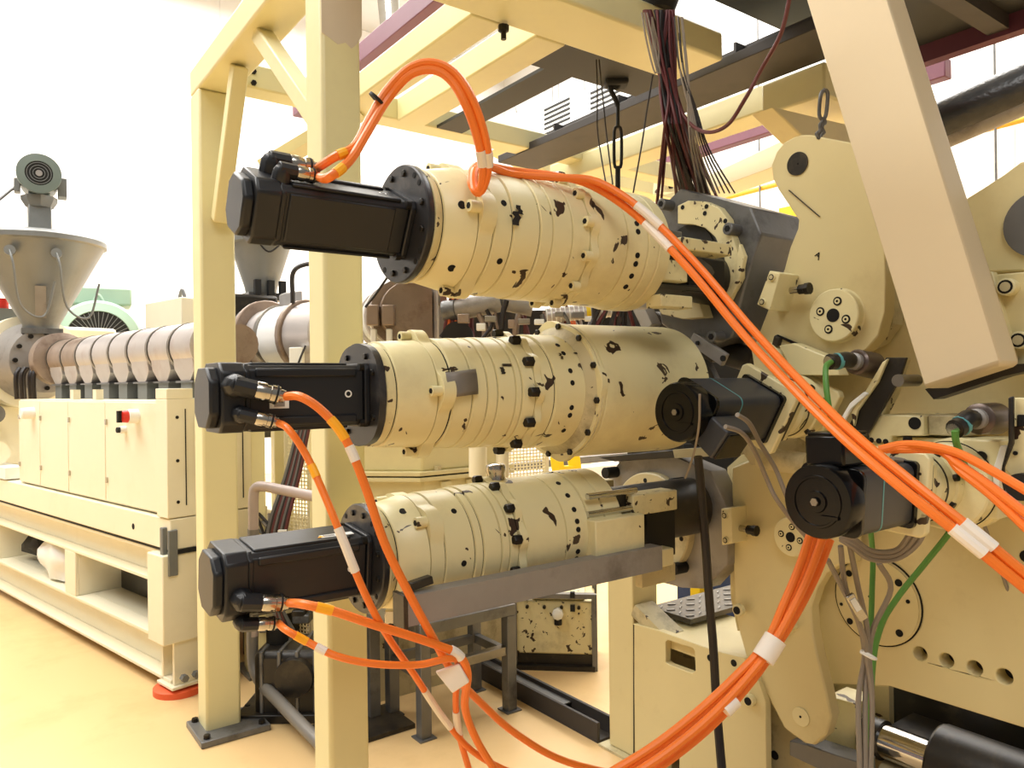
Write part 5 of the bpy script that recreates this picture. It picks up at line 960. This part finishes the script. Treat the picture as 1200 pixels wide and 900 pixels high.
# columns, rail and hoses between the posts
for i, (p0, p1, m, D0, top, bot) in enumerate(((287, 311, 'frame_yellow', 3.95, 505, 690), (322, 344, 'cream', 4.3, 500, 640))):
    a = at(p0, 560, D=D0); b = at(p1, 560, D=D0); zt_ = at(p0, 480, D=D0).z
    t = thing('machine_column', ('cream column of the second line just right of the far post', 'olive cream column left of the perforated sheet')[i], 'column', (a.x, a.y, 0)); MB().prism([(a.x, a.y, .0), (b.x, b.y, .0), (b.x + .02, b.y + .12, .0), (a.x + .02, a.y + .12, .0)], (0, 0, zt_)).build('column_tube', m, t, .006)
    MB().box(a.x - .02, b.x + .04, a.y - .1, a.y + .16, 0, .015).build('column_base', 'iron', t)
W = lambda a, b, D=3.5: at(a, b, D=D)
t = thing('pipe_rail', 'bent grey pipe guard rail between the far and near cream posts', 'rail', (*W(296, 760).xy, 0))
MB().tube([W(297, 745), W(297, 700), W(297, 620), W(297, 585), W(299, 573), W(308, 570, 3.48), W(335, 575, 3.4), W(400, 588, 3.2)], .024, 12, 5).build('top_rail', 'pink_pipe', t)
MB().tube([W(297, 620, 3.5), W(297, 700, 3.5), W(296, 765, 3.5), W(303, 795, 3.45), W(330, 825, 3.3), W(372, 868, 3.05), W(400, 895, 2.95)], .027, 12, 5).build('lower_rail', 'pipe_grey', t)
t2 = thing('pipe_rail', 'thin grey pipe slanting behind the lower motor', 'rail', W(330, 745, 3.9)); MB().tube([W(315, 730, 3.9), W(340, 748, 3.8), W(400, 785, 3.6)], .016, 10).build('rail_pipe', 'pipe_grey', t2)
t = thing('hose_cluster', 'cluster of brown and black hoses between the posts behind the pipe rail', 'hoses', W(340, 640, 3.9))
for i in range(9):
    MB().tube(pa([(362 - i * 1.5, 500, 4.0), (350 - i * 2, 560, 3.95), (335 - i * 2.5, 620, 3.9), (326 - i * 2 + rn.uniform(-6, 6), 680, 3.9), (320 + i * 3, 740, 3.9)]), .011, 7, 4).build('hose_piece', ('red_cable', 'dark_cable', 'iron')[i % 3], t)
for i in range(14):
    MB().tube(pa([(300 + rn.random() * 35, 600 + rn.random() * 25, 3.95), (305 + rn.random() * 30, 640, 3.9), (300 + rn.random() * 35, 690, 3.95)]), .008, 6, 4).build('loop_hose', ('dark_cable', 'grey_cable', 'iron')[i % 3], t)
MB().obox(W(331, 628, 3.8), rt * .02, fw * .01, Z * .03).build('white_tag', 'white', t)
t = thing('valve_cluster', 'dark valves and fittings between the posts below the pipe rail', 'valves', W(320, 740, 4.0))
for i in range(10): e = W(300 + rn.random() * 60, 690 + rn.random() * 60, 3.95); MB().obox(e, rt * rn.uniform(.02, .06), fw * .04, Z * rn.uniform(.015, .05)).build('valve_body', rn.choice(('oil_dark', 'iron', 'black', 'hot_steel')), t, .008)
MB().obox(W(325, 700, 4.3), rt * .18, fw * .05, Z * .35).build('valve_plate', 'oil_dark', t)
c = at(338, 850, z=0) + fw * .18; t = thing('gear_motor', 'dark oily gear motor casing on the floor left of the near post', 'motor', (c.x, c.y, 0))
MB().obox(c + Z * .16, rt * .17, fw * .14, Z * .15).build('casing', 'oil_dark', t, .03); MB().obox(c + Z * .02, rt * .24, fw * .17, Z * .02).build('base_plate', 'oil_dark', t, .005)
for k in range(4): MB().obox(c + Z * .16 + rt * (-.13 + k * .08), rt * .008, fw * .148, Z * .155).build('cooling_rib', 'iron', t, .004)
MB().lathe(c + Z * .30 + rt * -.1, Z, [(0, .05), (.08, .05), (.1, .02)], 20).build('filler_cap', 'black', t)
MB().lathe(c + Z * .2 + rt * .02 - fw * .14, -fw, [(0, .09), (.03, .085)], 24).build('side_cover', 'oil_dark', t)
# steel bench below the lower gearbox
t = thing('steel_bench', 'bare steel bench frame with a scratched top below the lower gearbox', 'bench', (1.8, 2.95, 0)); zb_ = .49
bx0, bx1, by0, by1 = 1.56, 2.06, 2.80, 3.14
for x, y in ((bx0, by0), (bx1 - .05, by0), (bx0, by1 - .05), (bx1 - .05, by1 - .05)): MB().box(x, x + .05, y, y + .05, .006, zb_ - .05).build('leg', 'iron', t, .003); 
for y in (by0, by1 - .05): MB().box(bx0, bx1, y, y + .05, zb_ - .05, zb_).build('top_rail', 'iron', t, .003)
for x in (bx0, bx1 - .05): MB().box(x, x + .05, by0 + .05, by1 - .05, zb_ - .05, zb_).build('side_rail', 'iron', t, .003); MB().box(x + .01, x + .04, by0 + .05, by1 - .05, .24, .28).build('side_brace', 'iron', t)
MB().box(bx0 + .05, bx1 - .05, by0 + .01, by0 + .05, .26, .30).build('front_brace', 'steel', t, .002)
MB().box(bx0 - .12, bx1 - .1, by0 + .02, by1 - .02, zb_, zb_ + .012).build('bench_top', 'steel', t); MB().box(bx0 + .05, bx1 - .05, by1 - .05, by1 - .02, .24, .28).build('rear_brace', 'iron', t)
for x, y in ((bx0, by0), (bx1 - .05, by0), (bx0, by1 - .05), (bx1 - .05, by1 - .05)): MB().box(x - .015, x + .065, y - .015, y + .065, 0, .006).build('foot_pad', 'iron', t)
t = thing('bench_frame', 'small dark steel support frame just right of the near post', 'frame', (1.4, 3.1, 0))
for x, y in ((1.30, 2.98), (1.47, 3.1)): MB().box(x, x + .05, y, y + .05, 0, .47).build('leg', 'iron', t, .003)
MB().box(1.28, 1.54, 2.97, 3.16, .47, .49).build('top_sheet', 'steel', t); MB().box(1.22, 1.6, 2.93, 3.2, 0, .02).build('base_sheet', 'oil_dark', t)
t = thing('swivel_clamp', 'nickel swivel clamp hanging at the left end of the steel channel', 'clamp', at(462, 730, D=2.0)); W2 = lambda a, b: at(a, b, D=2.02)
MB().obox(W2(458, 722), rt * .015, fw * .012, Z * .018).build('clamp_body', 'nickel', t, .003); MB().tube([W2(458, 716), W2(452, 728), W2(462, 738), W2(480, 743)], .006).build('clamp_wire', 'iron', t); MB().cyl(W2(458, 728), W2(459, 738), .012).build('clamp_knob', 'black', t)
t = thing('floor_channel', 'dark steel channel lying on the floor from the bench to the machine foot', 'channel', (2.2, 2.9, 0)); MB().box(2.13, 2.23, 2.335, 3.75, 0, .012).box(2.13, 2.145, 2.335, 3.75, .012, .085).box(2.215, 2.23, 2.335, 3.75, .012, .085).build('channel_section', 'ibeam', t, .002)
MB().box(2.145, 2.215, 2.6, 3.6, .06, .066).build('channel_lid', 'iron', t)
# cream pump block on the floor
t = thing('pump_unit', 'oil stained cream pump block on a dark frame on the floor behind the bench', 'pump', (2.7, 3.3, 0)); a = at(603, 785, z=0); b = at(672, 787, z=0); 
px_, py_ = a.x, b.y; L = .42; d1_ = (b - a).normalized(); d2_ = Vector((-d1_.y, d1_.x, 0))
MB().obox(a + d1_ * L / 2 + d2_ * .16 + Z * .22, d1_ * L / 2, d2_ * .14, Z * .14).build('pump_block', 'cream_chip', t, .01)
for k in (0, 1):
    for j in (0, 1): MB().obox(a + d1_ * (L * k) + d2_ * (.02 + .28 * j) + Z * .2, d1_ * .014, d2_ * .014, Z * .2).build('frame_leg', 'iron', t, .002)
MB().obox(a + d1_ * L / 2 + d2_ * .02 + Z * .012, d1_ * L / 2, d2_ * .02, Z * .012).build('frame_foot', 'oil_dark', t); MB().obox(a + d1_ * L / 2 + d2_ * .02 + Z * .39, d1_ * L / 2, d2_ * .02, Z * .012).build('frame_top', 'iron', t); MB().obox(a + d1_ * L / 2 + d2_ * .16 + Z * .05, d1_ * L / 2.1, d2_ * .13, Z * .03).build('sump', 'oil_dark', t)
MB().obox(a + d1_ * L * .55 + d2_ * .16 + Z * .375, d1_ * .14, d2_ * .12, Z * .015).build('cover_plate', 'cream_worn', t, .004)
c = a + d1_ * L * .55 + d2_ * .01 + Z * .30; MB().lathe(c, -d2_, [(0, .03), (.03, .03), (.035, .022)], 8).build('white_cap', 'white', t, .002); MB().cyl(c - Z * .035, c - Z * .06, .02).build('black_nozzle', 'black', t)
for k in range(4): MB().cyl(a + d1_ * (.07 + k * .09) + d2_ * .019 + Z * .33, a + d1_ * (.07 + k * .09) + d2_ * .0 + Z * .33, .009, n=8).build('bolt_head', 'bolt', t)
for z in (.33, .40): MB().obox(b + d2_ * .0 + Z * z, d1_ * .012, d2_ * .012, Z * .015).build('frame_bolt', 'black', t)
